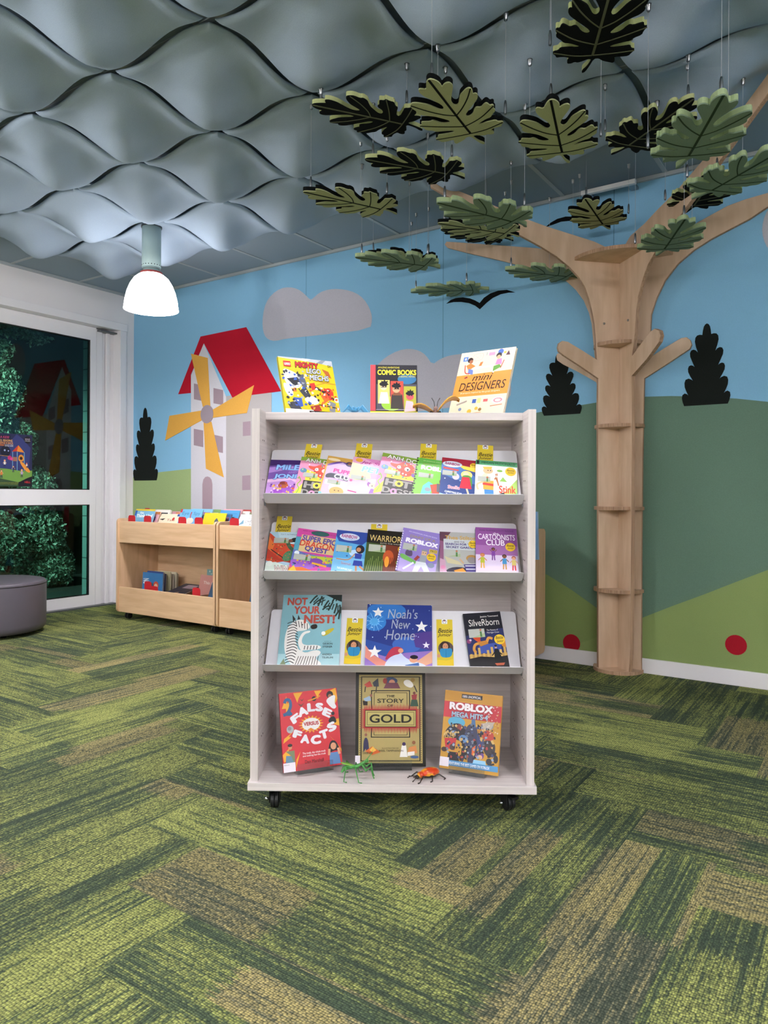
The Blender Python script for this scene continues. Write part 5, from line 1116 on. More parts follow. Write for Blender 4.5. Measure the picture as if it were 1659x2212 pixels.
put3((999.7, 1326), (1080, 1320.5), .014, 'black novel with a flying dragon over a city, rightmost on the lowest sloping shelf', cover='#14141f', art=[('specks', ['#2a3266', '#1c2244'], 20, .1, .4, .9, .7, .06, 2),
    ('poly', '#232a5a', [(0, .6), (1, .7), (1, .2), (0, .2)]), ('poly', '#3a4f9a', [(.3, .42), (.9, .46), (.85, .28), (.3, .28)]), ('rect', '#b08a4a', .02, .2, 1, .27)] + [('rect', '#c9a45a', .04 + .11 * i, .2, .1 + .11 * i, .28 + .05 * (i % 3)) for i in range(9)] + [
    ('poly', '#181418', [(0, .2), (.3, .23), (.7, .2), (1, .22), (1, 0), (0, 0)]), ('poly', '#c94a24', [(.14, .58), (.42, .6), (.34, .52), (.4, .44), (.24, .5)]), ('line', '#c98f3f', [(.2, .3), (.16, .36), (.22, .44), (.4, .46), (.5, .46), (.58, .54), (.68, .52)], .07), ('poly', '#b0762f', [(.28, .48), (.5, .5), (.56, .44), (.34, .4)]), ('ell', '#8a3f6a', .06, .5, .06), ('ell', '#d8c0d0', .1, .52, .03), ('poly', '#c9862f', [(.86, .5), (1, .5), (1, .36), (.9, .38)]),
    ('poly', '#0d0c10', [(.68, .34), (.78, .34), (.88, .1), (.64, .1)]), ('ell', '#d9a584', .73, .37, .03), ('line', '#0d0c10', [(.7, .3), (.6, .23)], .03), ('line', '#0d0c10', [(.76, .3), (.86, .24)], .03), ('poly', '#b0563a', [(.64, .1), (.9, .1), (.86, .06), (.68, .06)]), ('ell', '#181820', .73, .395, .035, .02)],
    title=[('text', 'Jessica Townsend', '#e6e2dc', .44, .9, .92, .94, .01), ('text', 'SilveRborn', '#e9e5de', .12, .76, .92, .88, .0), ('text', 'The Mystery of', '#d8d4cc', .56, .655, .86, .69, .01), ('text', 'Morrigan Crow', '#d8d4cc', .56, .61, .88, .645, .01), ('text', 'The fourth book in the Nevermoor series', '#cfcac0', .16, .01, .86, .035, .01)], extra=LS(.08, .56, .42, .15) + BJ(.86, .5, .14))

# ---------------- base shelf: books on clear stands
ZF = ZB + .025
def acrylic(M_, w, h, label):
    """clear easel: lip in front, back rest behind"""
    r = thing('book_stand', label, 'book stand', M_, 'clear acrylic book stands')
    bm = B(); c = w * .5; a = w * .30
    box(bm, c - a, -.030, -.010, c + a, .012, -.007); box(bm, c - a, -.0330, -.010, c + a, -.030, .022)
    mk('ledge', bm, M_ACR, r)
    bm = B(); box(bm, c - a, .0105, -.010, c + a, .0125, h * .6); mk('back_rest', bm, M_ACR, r)
def base_book(BLp, BRp, topy, lean, t, label, sl, **k):
    M_, w_, h_ = stand_frame(ZF + .012, BLp, BRp, topy, lean, t)
    M2 = M_.copy(); book(label, M_, w_, h_, t, group='books on clear stands on the base shelf', **k)
    acrylic(M2, w_, h_, sl); return M_
fv = [('poly', '#e3a52f', [(.03, .80), (.12, .96), (.13, .86), (.2, .93), (.10, .70), (.1, .8)]), ('poly', '#e3a52f', [(.24, .99), (.3, .86), (.33, .92), (.4, .99)]), ('poly', '#e3a52f', [(.6, .99), (.66, .88), (.68, .94), (.74, .99)]), ('poly', '#e3a52f', [(.88, .98), (.96, .8), (1, .86), (.98, 1)]), ('poly', '#e3a52f', [(.04, .42), (.2, .5), (.12, .44), (.16, .43), (.02, .36)]), ('poly', '#e3a52f', [(.0, .22), (.12, .3), (.1, .25), (.2, .26), (.02, .12)]), ('poly', '#e3a52f', [(1, .6), (.86, .58), (.94, .56), (.9, .53), (1, .5)]), ('poly', '#e3a52f', [(.2, .02), (.3, .24), (.22, .14)]), ('poly', '#e3a52f', [(.8, .4), (.95, .26), (1, .16), (1, .2)]),
      ('line', '#2d5a86', [(.05, .72), (.12, .74), (.18, .82), (.17, .90), (.11, .91), (.08, .87)], .05), ('poly', '#2d5a86', [(.04, .70), (.14, .79), (.22, .72), (.16, .70), (.12, .71)]), ('ell', '#1a1a1a', .59, .89, .04), ('line', '#d8902f', [(.48, .87), (.6, .89), (.7, .92)], .02), ('poly', '#6a3a2f', [(.3, .85), (.36, .83), (.42, .85), (.36, .80)]), ('poly', '#6a3a2f', [(.34, .91), (.38, .89), (.42, .91), (.38, .87)]),
      ('ell', '#1c1614', .87, .92, .06), ('ell', '#9a6044', .87, .90, .035), ('poly', '#e8e8ea', [(.78, .86), (.98, .93), (.94, .8), (.98, .75), (.92, .72), (.84, .78)]), ('poly', '#17171c', [(.8, .56), (.84, .62), (.92, .64), (.96, .56), (.92, .54)]), ('ell', '#17171c', .9, .67, .03), ('ell', '#a8acb2', .15, .53, .06), ('ell', '#83888f', .14, .54, .03),
      ('ell', '#e3a52f', .51, .565, .13, .07)]
for i in range(18): a_ = i * math.pi / 9; fv.append(('poly', '#e6a32b', [(.51 + .22 * math.cos(a_), .565 + .115 * math.sin(a_)), (.51 + .15 * math.cos(a_ + .16), .565 + .085 * math.sin(a_ + .16)), (.51 + .15 * math.cos(a_ - .16), .565 + .085 * math.sin(a_ - .16))]))
fv += [('ell', '#eceae8', .51, .565, .155, .082), ('poly', '#e0872f', [(.44, .50), (.5, .52), (.56, .49), (.5, .48)]), ('line', '#5a7f96', [(.1, .06), (.12, .2)], .13), ('poly', '#6f7a5a', [(.05, .26), (.2, .26), (.2, .06), (.14, .2)]), ('ell', '#c98a62', .13, .3, .03), ('ell', '#1d1a18', .13, .33, .04, .02), ('poly', '#141418', [(.76, .16), (.8, .3), (.86, .33), (.93, .3), (.98, .16), (.9, .2)]), ('ell', '#d99f7a', .865, .25, .05, .045), ('poly', '#5f86b8', [(.79, .17), (.95, .17), (.97, .02), (.78, .02)]), ('line', '#d99f7a', [(.78, .14), (.79, .22)], .04), ('line', '#d99f7a', [(.96, .14), (.945, .22)], .04), ('poly', '#a8b0b0', [(0, .0), (.2, .0), (.2, .1), (0, .1)]), ('rect', '#e6dfe8', 0, 0, .2, .115)]
base_book((613, 1670), (740, 1651), 1499, 15, .010, 'red book with white bubble lettering standing at left on the base shelf', 'clear acrylic stand holding up the red book on the base shelf', cover='#c9303a', spine='#a82833', art=fv,
    title=[('text', 'F', '#eceaf0', .17, .61, .33, .715, .1, 0, .5), ('text', 'A', '#eceaf0', .29, .68, .47, .80, .1, 0, .25), ('text', 'L', '#eceaf0', .46, .725, .6, .84, .1, 0, .0), ('text', 'S', '#eceaf0', .6, .715, .74, .83, .1, 0, -.15), ('text', 'E', '#eceaf0', .72, .635, .88, .745, .1, 0, -.5),
           ('text', 'VERSUS', '#b0303a', .38, .55, .64, .60, .06), ('text', 'F', '#eceaf0', .19, .405, .34, .51, .1, 0, -.4), ('text', 'A', '#eceaf0', .31, .33, .47, .445, .1, 0, -.2), ('text', 'C', '#eceaf0', .48, .30, .66, .42, .1), ('text', 'T', '#eceaf0', .64, .355, .8, .475, .1, 0, .2), ('text', 'S', '#eceaf0', .78, .44, .94, .56, .1, 0, .35),
           ('text', 'The truth, the whole truth', '#f0e8e8', .33, .19, .72, .22, .02), ('text', 'and nothing but the truth', '#f0e8e8', .33, .155, .72, .185, .02), ('text', 'Dan Marshall', '#2a1a1c', .36, .075, .68, .12, .0), ('text', 'hildren\'s', '#3a3a44', .01, .085, .1, .098)])
gd = [('rect', '#17150f', .0, .0, 1, 1), ('rect', '#a8965c', .045, .035, .955, .965), ('rect', '#17150f', .075, .055, .925, .945), ('rect', '#a5945e', .09, .063, .91, .937), ('rect', '#17150f', .22, .30, .78, .80), ('rect', '#a99860', .235, .31, .765, .79), ('rect', '#17150f', .26, .325, .74, .775), ('rect', '#ab9a62', .268, .33, .732, .77)]
for i in range(40):
    a_ = i / 40; gd.append(('rect', '#17150f', .06, .05 + .9 * a_, .068, .06 + .9 * a_)); gd.append(('rect', '#17150f', .932, .05 + .9 * a_, .94, .06 + .9 * a_))
for i in range(34): gd.append(('poly', '#a82a2e', [(.12 + .76 * i / 34, .42), (.12 + .76 * (i + 1) / 34, .42), (.12 + .76 * (i + .5) / 34, .352 - .012 * (i % 2))])); gd.append(('poly', '#a82a2e', [(.12 + .76 * i / 34, .58), (.12 + .76 * (i + 1) / 34, .58), (.12 + .76 * (i + .5) / 34, .648 + .012 * (i % 2))]))
for i in range(14): gd.append(('poly', '#a82a2e', [(.14, .40 + .2 * i / 14), (.14, .40 + .2 * (i + 1) / 14), (.06, .39 + .22 * (i + .5) / 14)])); gd.append(('poly', '#a82a2e', [(.86, .40 + .2 * i / 14), (.86, .40 + .2 * (i + 1) / 14), (.94, .39 + .22 * (i + .5) / 14)]))
gd += [('rect', '#a82a2e', .12, .40, .88, .60), ('rect', '#17150f', .135, .41, .865, .59), ('rect', '#aca05e', .142, .417, .858, .583), ('rect', '#3a3420', .165, .432, .835, .568), ('rect', '#b0a464', .17, .436, .83, .564),
       ('ell', '#3a4a6a', .5, .9, .1, .04), ('ell', '#c98a72', .52, .88, .045, .035), ('poly', '#6a3a4a', [(.4, .82), (.64, .82), (.6, .88), (.44, .88)]), ('ell', '#9a3a34', .42, .9, .03, .03), ('poly', '#a83a30', [(.12, .86), (.2, .9), (.24, .84), (.16, .83)]), ('poly', '#2f3540', [(.24, .88), (.32, .93), (.33, .84), (.26, .84)]), ('line', '#3a3430', [(.14, .84), (.13, .78)], .015), ('line', '#3a3430', [(.3, .84), (.29, .78)], .015),
       ('poly', '#e4e0da', [(.68, .9), (.76, .92), (.84, .86), (.8, .82), (.7, .85)]), ('line', '#2a2a30', [(.84, .85), (.88, .78)], .015), ('ell', '#9a7a3a', .82, .91, .03), ('poly', '#8fa8c0', [(.11, .71), (.2, .74), (.22, .69), (.14, .68)]), ('poly', '#241c18', [(.1, .69), (.17, .68), (.17, .64), (.11, .64)]), ('ell', '#8a5a4a', .22, .745, .02), ('poly', '#2f4a3a', [(.8, .70), (.88, .70), (.9, .63), (.78, .63)]), ('poly', '#8a2f34', [(.8, .75), (.88, .76), (.87, .7), (.81, .7)]), ('ell', '#6a3a34', .84, .77, .02),
       ('poly', '#2c2a4a', [(.12, .3), (.18, .3), (.2, .14), (.16, .14), (.15, .2), (.11, .13)]), ('ell', '#8a5a4a', .15, .33, .02), ('poly', '#c9602a', [(.14, .16), (.24, .21), (.36, .15), (.24, .12)]), ('poly', '#e0b04a', [(.2, .17), (.25, .21), (.3, .17), (.25, .15)]), ('poly', '#e4e2dc', [(.66, .22), (.72, .22), (.74, .1), (.63, .1)]), ('ell', '#3a2a54', .69, .235, .025), ('poly', '#c9824a', [(.76, .2), (.86, .22), (.88, .14), (.74, .14)]), ('ell', '#8a5a3a', .83, .25, .025), ('poly', '#e4e2dc', [(.74, .15), (.84, .16), (.84, .12), (.74, .11)]), ('ell', '#3f5a86', .84, .1, .06, .015),
       ('rect', '#e6dfe8', -.03, .03, .07, .115)]
base_book((767, 1656), (920, 1656), 1450.5, 11, .022, 'black and gold book with a red-rayed title plate, middle of the base shelf', 'clear acrylic stand holding up the black and gold book on the base shelf', cover='#17150f', spine='#0f0e0c', art=gd,
    title=[('text', 'THE', '#1d1a10', .44, .725, .56, .75, .01), ('text', 'STORY', '#1d1a10', .31, .665, .69, .71, .02), ('text', 'OF', '#1d1a10', .455, .625, .54, .65, .01), ('text', 'GOLD', '#15130c', .2, .455, .8, .545, .03), ('text', 'ILLUSTRATED BY', '#4a4020', .38, .185, .62, .198), ('text', 'WEEL TAMPHANON', '#2a2410', .33, .155, .68, .175, .01), ('text', 'Thames & Hudson', '#4a4020', .1, .13, .25, .16)])
rb = [('poly', '#b5822a', [(0, 1), (1, 1), (1, .86), (0, .88)]), ('rect', '#b8303c', .0, .655, 1, .86), ('rect', '#1c1a22', .3, .915, .66, .97), ('ell', '#5aa6c8', .24, .60, .15, .07), ('poly', '#23222a', [(.06, .5), (.22, .6), (.4, .56), (.46, .4), (.3, .36), (.16, .42), (.05, .38)]), ('ell', '#7a3a34', .3, .545, .05, .035), ('poly', '#3a3a52', [(.4, .55), (.52, .62), (.62, .54), (.64, .3), (.56, .06), (.48, .06), (.46, .28), (.4, .1), (.36, .12), (.4, .36)]), ('poly', '#4a6fa0', [(.5, .66), (.56, .66), (.58, .56), (.5, .55)]),
      ('poly', '#37406f', [(.6, .52), (.7, .4), (.74, .26), (.68, .24), (.62, .36)]), ('ell', '#5f86b8', .38, .40, .08, .05), ('poly', '#22232a', [(.36, .36), (.46, .3), (.46, .14), (.36, .18)]), ('poly', '#b34338', [(.68, .5), (.8, .56), (.92, .48), (.86, .4), (.72, .42)]), ('poly', '#3a3436', [(.7, .42), (.92, .42), (.94, .28), (.86, .2), (.74, .26)]), ('ell', '#8a8f96', .8, .60, .08, .05), ('poly', '#b5aaa0', [(.66, .62), (.9, .66), (.84, .56), (.7, .55)]),
      ('poly', '#b8303c', [(.05, .38), (.26, .4), (.24, .24), (.08, .26)]), ('ell', '#4a3430', .2, .28, .05, .04), ('poly', '#191820', [(.12, .1), (.14, .22), (.3, .22), (.34, .1)]), ('ell', '#3a2824', .06, .24, .05, .03), ('ell', '#3a2824', .36, .16, .03, .04)]
for i in range(9): rb.append(('ell', '#c9a86a', .05 + .024 * i, .42 + .018 * (i % 3), .022, .03)); rb.append(('ell', '#3a2f24', .05 + .024 * i, .40 + .018 * (i % 3), .006, .02))
rb += [('ell', '#6a4a8a', .68, .22, .07, .05), ('ell', '#d9a68a', .68, .2, .045, .03), ('poly', '#1c1c2a', [(.6, .26), (.7, .3), (.76, .25)]), ('poly', '#8fc4e0', [(.58, .16), (.78, .16), (.8, .09), (.56, .09)]), ('poly', '#d9662f', [(.54, .3), (.6, .34), (.58, .2), (.54, .22)]), ('poly', '#26242a', [(.86, .3), (.96, .28), (.94, .22), (.9, .24)]), ('ell', '#24262a', .95, .2, .04, .05), ('line', '#24262a', [(.8, .1), (.93, .14)], .03), ('ell', '#2f3238', .84, .16, .05, .04),
       ('rect', '#4f8fc0', 0, .045, 1, .115), ('rect', '#e6dfe8', -.0, .03, .16, .145)]
rb.insert(-2, ('specks', ['#26242c', '#3f4a6f', '#6a7686', '#c9a86a', '#1c1a22', '#a8423f', '#8fa0b8'], 150, .1, .16, .92, .6, .026, 9))
rnd = random.Random(3)
for i in range(70):
    u_, v_ = .62 + .36 * rnd.random(), .5 + .36 * rnd.random(); rb.append(('star', rnd.choice(['#d8c3a8', '#c9a05a', '#e0d4cc', '#a8423f']), u_, v_, .012 + .01 * rnd.random(), 3, .3, rnd.random() * 6))
base_book((949, 1658), (1075, 1677), 1490, 15, .012, 'gold and red book crowded with game figures, standing at right on the base shelf', 'clear acrylic stand holding up the gold and red book at right', cover='#c08f34', spine='#b5842c', art=rb,
    title=[('text', '100% UNOFFICIAL', '#e6e2e6', .32, .925, .64, .957, .02), ('text', 'ROBLOX', '#ece4e8', .1, .755, .86, .855, .08, 0, 0, '#8a2430'), ('text', 'MEGA HITS 4', '#a9b8cc', .15, .665, .78, .735, .05, 0, 0, '#41425a'), ('text', 'FEATURING THE BEST GAMES ON ROBLOX', '#eef2f6', .17, .062, .86, .098, .03)])

# ================================================================== TOY INSECTS
G_M = mat('#3f8a3c', .35, .15, 60, spec=.6)
def shelfpt(px, py, z): return hit(px, py, (0, 0, z), (0, 0, 1))
def toy(name, label, cat, loc, rz): return thing(name, label, cat, Matrix.Translation(loc) @ Matrix.Rotation(R(rz), 4, 'Z'))
p = shelfpt(768, 1680, ZF); t = toy('toy_mantis', 'green plastic praying mantis toy in front of the black and gold book', 'toy insect', p, 0)
bm = B(); tube(bm, [(-.045, .0, .018), (-.038, 0, .03), (-.02, 0, .036), (0, 0, .036)], [.004, .009, .010, .007], 10, flat=.8); tube(bm, [(0, 0, .036), (.015, -.004, .044), (.032, -.008, .056)], [.006, .005, .004], 8); ell(bm, (.036, -.01, .058), (.007, .008, .006))
ell(bm, (.038, -.017, .061), (.003, .003, .003)); ell(bm, (.038, -.002, .061), (.003, .003, .003)); mk('body', bm, G_M, t)
for s in (-1, 1):
    for (x0, kx, ky, kz, fx, fy) in ((-.012, -.03, .026, .045, -.036, .04), (.004, .0, .024, .04, .012, .045)):
        bm = B(); tube(bm, [(x0, s * .006, .034), (kx, s * ky, kz), (fx, s * fy, .002), (fx + .01, s * (fy + .004), .002)], [.003, .0022, .0016, .002], 6); mk('leg', bm, G_M, t)
    bm = B(); tube(bm, [(.02, s * .006, .046), (.034, s * .02, .03), (.05, s * .016, .042), (.056, s * .012, .012), (.06, s * .012, .002)], [.0035, .004, .0035, .002, .002], 6); mk('foreleg', bm, G_M, t)
    bm = B(); tube(bm, [(.038, s * .004, .062), (.05, s * .006, .078), (.056, s * .008, .088)], [.0008, .0007, .0005], 5); mk('antenna', bm, G_M, t)
bm = B(); ell(bm, (-.026, 0, .044), (.024, .009, .003), M=Matrix.Rotation(R(12), 4, 'Y')); mk('wing', bm, mat('#6f9a3a', .4, .2, 60), t)

def beetle_mat():
    m = mat('#d4761c', .3, .1, 30, spec=.6).copy(); m.name = 'orange_red_beetle_shell'; nt = m.node_tree
    r = nt.nodes.new('ShaderNodeValToRGB'); e = r.color_ramp.elements; e[0].color = lin('#c23a14'); e[1].color = lin('#e5a628'); e[0].position = .42; e[1].position = .58
    n = nt.nodes.new('ShaderNodeTexNoise'); n.inputs['Scale'].default_value = 45; tc = nt.nodes.new('ShaderNodeTexCoord'); nt.links.new(tc.outputs['Object'], n.inputs['Vector'])
    nt.links.new(n.outputs['Fac'], r.inputs[0]); nt.links.new(r.outputs[0], nt.nodes['Principled BSDF'].inputs['Base Color']); return m
p = shelfpt(925, 1680, ZF); t = toy('toy_beetle', 'orange and red plastic beetle toy on the base shelf beside the gold and red book', 'toy insect', p, 205)
bm = B(); ell(bm, (-.006, 0, .018), (.034, .022, .014)); ell(bm, (.026, 0, .014), (.013, .015, .009)); mk('shell', bm, beetle_mat(), t)
MB_ = mat('#231812', .35, .2, 60)
bm = B(); ell(bm, (-.004, 0, .010), (.030, .019, .007)); ell(bm, (.040, 0, .009), (.008, .009, .006)); tube(bm, [(.045, .004, .008), (.052, .006, .007)], [.002, .001], 6); tube(bm, [(.045, -.004, .008), (.052, -.006, .007)], [.002, .001], 6); mk('head', bm, MB_, t)
for s in (-1, 1):
    for (x0, kx, fx, w_) in ((.02, .03, .046, .03), (0, 0, .004, .036), (-.016, -.026, -.046, .034)):
        bm = B(); tube(bm, [(x0, s * .014, .010), (kx, s * (w_ - .008), .016), (fx, s * w_, .002), (fx + .008, s * (w_ + .003), .002)], [.003, .0024, .0018, .0022], 6); mk('leg', bm, MB_, t)
    bm = B(); tube(bm, [(.045, s * .006, .011), (.058, s * .016, .008), (.066, s * .018, .004)], [.0014, .001, .0022], 5); mk('antenna', bm, MB_, t)

p = Vector((ray(940, 888).x * 2.50, 2.50, ZT_ + .0005)); t = toy('toy_butterfly', 'mustard winged butterfly toy with black feelers on top of the bookcase', 'toy insect', p, -90)
MW = mat('#c9922c', .4, .2, 50, spec=.5); MBK = mat('#1a1614', .4, .1)
bm = B(); tube(bm, [(-.03, 0, .008), (-.012, 0, .010), (.006, 0, .014), (.018, 0, .02)], [.003, .006, .008, .006], 8); ell(bm, (.024, 0, .022), (.008, .007, .007)); mk('body', bm, mat('#8a6f66', .5, .2), t)
for s in (-1, 1):
    bm = B()
    sec = [(0, .012, .016), (.3, .03, .04), (.65, .055, .05), (1, .085, .048)] if s > 0 else [(0, .012, .016), (.35, .03, .033), (.7, .052, .038), (1, .078, .034)]
    prev = None
    for i in range(9):
        q = i / 8; y = .006 + q * (.078 if s > 0 else .07); z = .018 + (.052 if s > 0 else .026) * math.sin(q * 2.2); ch = (.012 + .034 * math.sin(min(q * 1.5 + .2, 1.57) * 1.0)) * (1 - .75 * max(0, q - .6) / .4)
        ring = [bm.verts.new((ch * c_ - .004, s * y, z + dz - abs(c_) * .01)) for c_, dz in ((1, 0), (.5, .0015), (-.5, .0015), (-1.3, 0), (-.5, -.0015), (.5, -.0015))]
        if prev:
            for k in range(6): bm.faces.new((prev[k], prev[(k + 1) % 6], ring[(k + 1) % 6], ring[k]))
        else: bm.faces.new(ring)
        prev = ring
    bm.faces.new(prev); bmesh.ops.recalc_face_normals(bm, faces=bm.faces[:]); mk('wing', bm, MW, t, smooth=True)
    bm = B(); tube(bm, [(.026, s * .004, .026), (.03, s * .006, .042), (.026, s * .014, .056)], [.0012, .001, .0014], 5); mk('antenna', bm, MBK, t)
    for x0 in (.012, .0, -.012):
        bm = B(); tube(bm, [(x0, s * .005, .01), (x0 + .004, s * .016, .012), (x0 + .008, s * .024, .001)], .0012, 5); mk('leg', bm, MBK, t)
p = Vector((ray(766, 889).x * 2.47, 2.47, ZT_ + .0005)); t = toy('toy_crab_spider', 'light blue plastic crawling creature toy beside the yellow robot book on top of the bookcase', 'toy insect', p, -80)
MB2 = mat('#4a9cc9', .35, .15, 50, spec=.6)
bm = B(); ell(bm, (-.004, 0, .014), (.018, .015, .010)); ell(bm, (.016, 0, .012), (.009, .009, .007)); mk('body', bm, MB2, t)
for s in (-1, 1):
    for k, (x0, fx) in enumerate(((.014, .034), (.005, .012), (-.004, -.010), (-.012, -.028))):
        bm = B(); tube(bm, [(x0, s * .010, .012), ((x0 + fx) / 2, s * .024, .026 - .002 * k), (fx, s * .042, .002)], [.0035, .003, .0018], 6); mk('leg', bm, MB2, t)
    bm = B(); tube(bm, [(.02, s * .005, .012), (.032, s * .010, .02), (.042, s * .006, .014)], [.003, .0025, .003], 6); mk('claw', bm, MB2, t)

# ================================================================== MAPLE BOOK TROLLEYS
M_BIN_V = wood('maple_laminate_upright', '#c7a27c', '#d8b48f', 'Z', 1.0, 0.4, 9)
M_RED = mat('#b3202a', .4, .03)
Y0 = 3.68; BD = .60; BH = .815
def trolley(x0, wd, label):
    r = thing('book_trolley', label, 'book trolley', WF @ Matrix.Translation((x0, Y0, 0)), 'maple two-tier picture book trolleys')
    zb = .055
    for xa in (0, wd - .022):
        bm = B(); pts = rrect(0, zb, BD, BH, .03, 6)
        prism(bm, pts, lambda a, b_, t, xa=xa: Vector((xa + t, a, b_)), .022); mk('side_panel', bm, M_BIN_V, r, bevel=.003)
    a, b_ = .022, wd - .022
    bm = B(); box(bm, a, .012, .62, b_, .030, BH - .022); mk('upper_front_board', bm, M_MAPLE, r, bevel=.002)
    bm = B(); box(bm, a, .012, zb + .005, b_, .030, .262); mk('lower_front_board', bm, M_MAPLE, r, bevel=.002)
    bm = B(); box(bm, a, .030, .62, b_, .55, .636); mk('upper_tray_floor', bm, M_MAPLE, r)
    bm = B(); box(bm, a, .030, .075, b_, .55, .091); mk('lower_tray_floor', bm, M_MAPLE, r)
    bm = B(); box(bm, a, .40, .091, b_, .414, .62); mk('back_panel', bm, M_MAPLE, r)
    bm = B(); box(bm, a, .55, zb + .005, b_, .566, BH - .022); mk('rear_board', bm, M_MAPLE, r)
    n = 4; cw = (b_ - a) / n
    for i in range(1, n):
        for (z0, z1, yb) in ((.091, .245, .40), (.636, .77, .55)):
            bm = B(); box(bm, a + cw * i - .004, .030, z0, a + cw * i + .004, yb, z1); mk('divider', bm, M_MAPLE, r)
    for (cx, cy) in ((.07, .07), (wd - .07, .07), (.07, BD - .07), (wd - .07, BD - .07)):
        bm = B(); box(bm, cx - .012, cy - .012, .035, cx + .012, cy + .02, .0555)
        c = mk('caster', bm, M_BLACK, r)
        for s in (-1, 1):
            bm = B(); bmesh.ops.create_cone(bm, cap_ends=True, segments=20, radius1=.025, radius2=.025, depth=.014, matrix=Matrix.Translation((cx + s * .013, cy, .0255)) @ Matrix.Rotation(R(90), 4, 'Y'))
            mk('wheel', bm, mat('#17181a', .45, .05), c, bevel=.003)
    return r
WD = 1.150; XS = [-5.125, -3.965, -2.835]; WDS = [1.150, 1.120, 1.130]
trolley(XS[0], WDS[0], 'maple two-tier book trolley nearest the glass door')
trolley(XS[1], WDS[1], 'maple two-tier book trolley partly hidden by the left side of the bookcase')
trolley(XS[2], WDS[2], 'maple two-tier book trolley behind the bookcase, its end showing at right')
def tray_x(px, y): return ycol(px, 1120, y)[0]
def tab(xc, yy, zb, zt, w=.085, label=None):
    r = thing('bookend', label, 'bookend', WF @ Matrix.Translation((xc, yy, zb)), 'red rounded metal bookends')
    bm = B(); prism(bm, rrect(-w / 2, 0, w / 2, zt - zb, .02), lambda a, b_, t: Vector((a, t, b_)), .002); mk('upright', bm, M_RED, r)
    bm = B(); box(bm, -w / 2, .002, 0, w / 2, .05, .0015); mk('foot', bm, M_RED, r)
NAMEC = {'#4f93c4': 'mid blue', '#d9c43a': 'yellow', '#c9c0ae': 'cream', '#a83a34': 'dull red', '#3a5f8a': 'dark blue', '#7a9a5a': 'green', '#e6e2d8': 'white', '#8a5f8a': 'mauve', '#c9824a': 'tan orange', '#35383f': 'charcoal', '#7fb0c4': 'pale blue', '#d9a0a8': 'pink'}
def leaning(x, w, y, zb, h, t, lean, cover, label, group, art=None, title=None, yaw=0):
    M_ = WF @ Matrix.Translation((x, y, zb)) @ Matrix.Rotation(R(yaw), 4, 'Z') @ Matrix.Rotation(R(-lean), 4, 'X')
    return book(label, M_, w, h, t, cover, art=art, title=title, group=group)
rb_ = random.Random(21)
COMP = []
for ti in (0, 1):
    a = XS[ti] + .022; cw = (WDS[ti] - .044) / 4
    for i in range(4): COMP.append((ti, i, a + cw * i + .006, cw - .012))
ORD = ['first', 'second', 'third', 'fourth', 'fifth', 'sixth', 'seventh', 'eighth', 'ninth', 'tenth', 'eleventh']
tn = ['door-side trolley', 'second trolley']
FR = {(0, 0): ('#74abc9', 'light blue picture book with yellow top edge, front left of the trolley by the door', .245, .265, .007, [('rect', '#cdb83f', .0, .94, 1, 1), ('rect', '#2f5fa8', 0, .78, .1, .95)], [('text', 'The', '#eef2e8', .25, .84, .45, .91, .03, 0, .1), ('text', 'Think-Ups!', '#f2f2ea', .12, .70, .95, .84, .04, 0, .03)]),
      (0, 1): ('#dccfb4', 'cream picture book with a small red picture, second compartment of the door-side trolley', .24, .245, .007, [('poly', '#3a3632', [(0, .8), (.3, .84), (.2, .76)]), ('ell', '#b33a34', .7, .82, .06), ('rect', '#2f4f8a', .82, .92, .95, 1)], [('text', 'Tale', '#8a3430', .4, .74, .8, .82)]),
      (0, 2): ('#6aa5cc', 'plain light blue picture book in the third compartment of the door-side trolley', .25, .272, .007, [('rect', '#c4303a', 0, .9, .08, 1), ('ell', '#d7cbb8', .52, .66, .17, .09), ('line', '#9a4a54', [(.52, .92), (.5, .84), (.52, .74)], .05)], [('text', 'Eye', '#48809f', .1, .80, .42, .93, .02), ('text', 'Spy', '#48809f', .62, .80, .92, .93, .02)]),
      (0, 3): ('#ccb92c', 'bright yellow picture book with a grey animal, right compartment of the door-side trolley', .235, .247, .007, [('poly', '#4f5a66', [(.5, .7), (.6, .86), (.66, .8), (.8, .66), (.7, .6)])], None),
      (1, 0): ('#e9e9e6', 'white picture book with grey handwritten title at the front of the second trolley', .24, .26, .007, [('poly', '#6f9ab0', [(.05, .64), (.2, .84), (.26, .7)])], [('text', 'The Little', '#4a4f58', .38, .84, .8, .89, 0, .2), ('text', 'CHRISTMAS', '#3f444c', .3, .73, .97, .82, 0, .2), ('text', 'Tree', '#3f444c', .5, .62, .76, .7, 0, .2)])}
for (ti, i, xa, cw) in COMP:
    if (ti, i) not in FR: continue
    y = .05; nbk = 10
    for k in range(nbk):
        if k == 0:
            cov, lab, w_, h_, t_, art_, tit_ = FR[(ti, i)]
        else:
            cov = rb_.choice(list(NAMEC)); w_ = rb_.uniform(.19, .24); h_ = rb_.uniform(.20, .27); t_ = rb_.uniform(.006, .012); art_ = [('rect', rb_.choice(list(NAMEC)), .08, .75, .9, .9)]; tit_ = None
            lab = '%s picture book, %s from the front in upper compartment %d of the %s' % (NAMEC[cov], ORD[k], i + 1, tn[ti])
        lean = 30 - k * 1.5 if (ti, i) in ((0, 1), (1, 0)) else 20 - k
        xo = xa + rb_.uniform(0, max(0.0, cw - w_))
        if (ti, i) == (0, 0) and k == 0: xo = xa - .0 + .002
        w_ = min(w_, cw - .002)
        leaning(xo, w_, Y0 + y + t_ + .03, .638, h_, t_, lean, cov, lab, 'picture books in the upper trolley trays', art_, tit_)
        y += .042
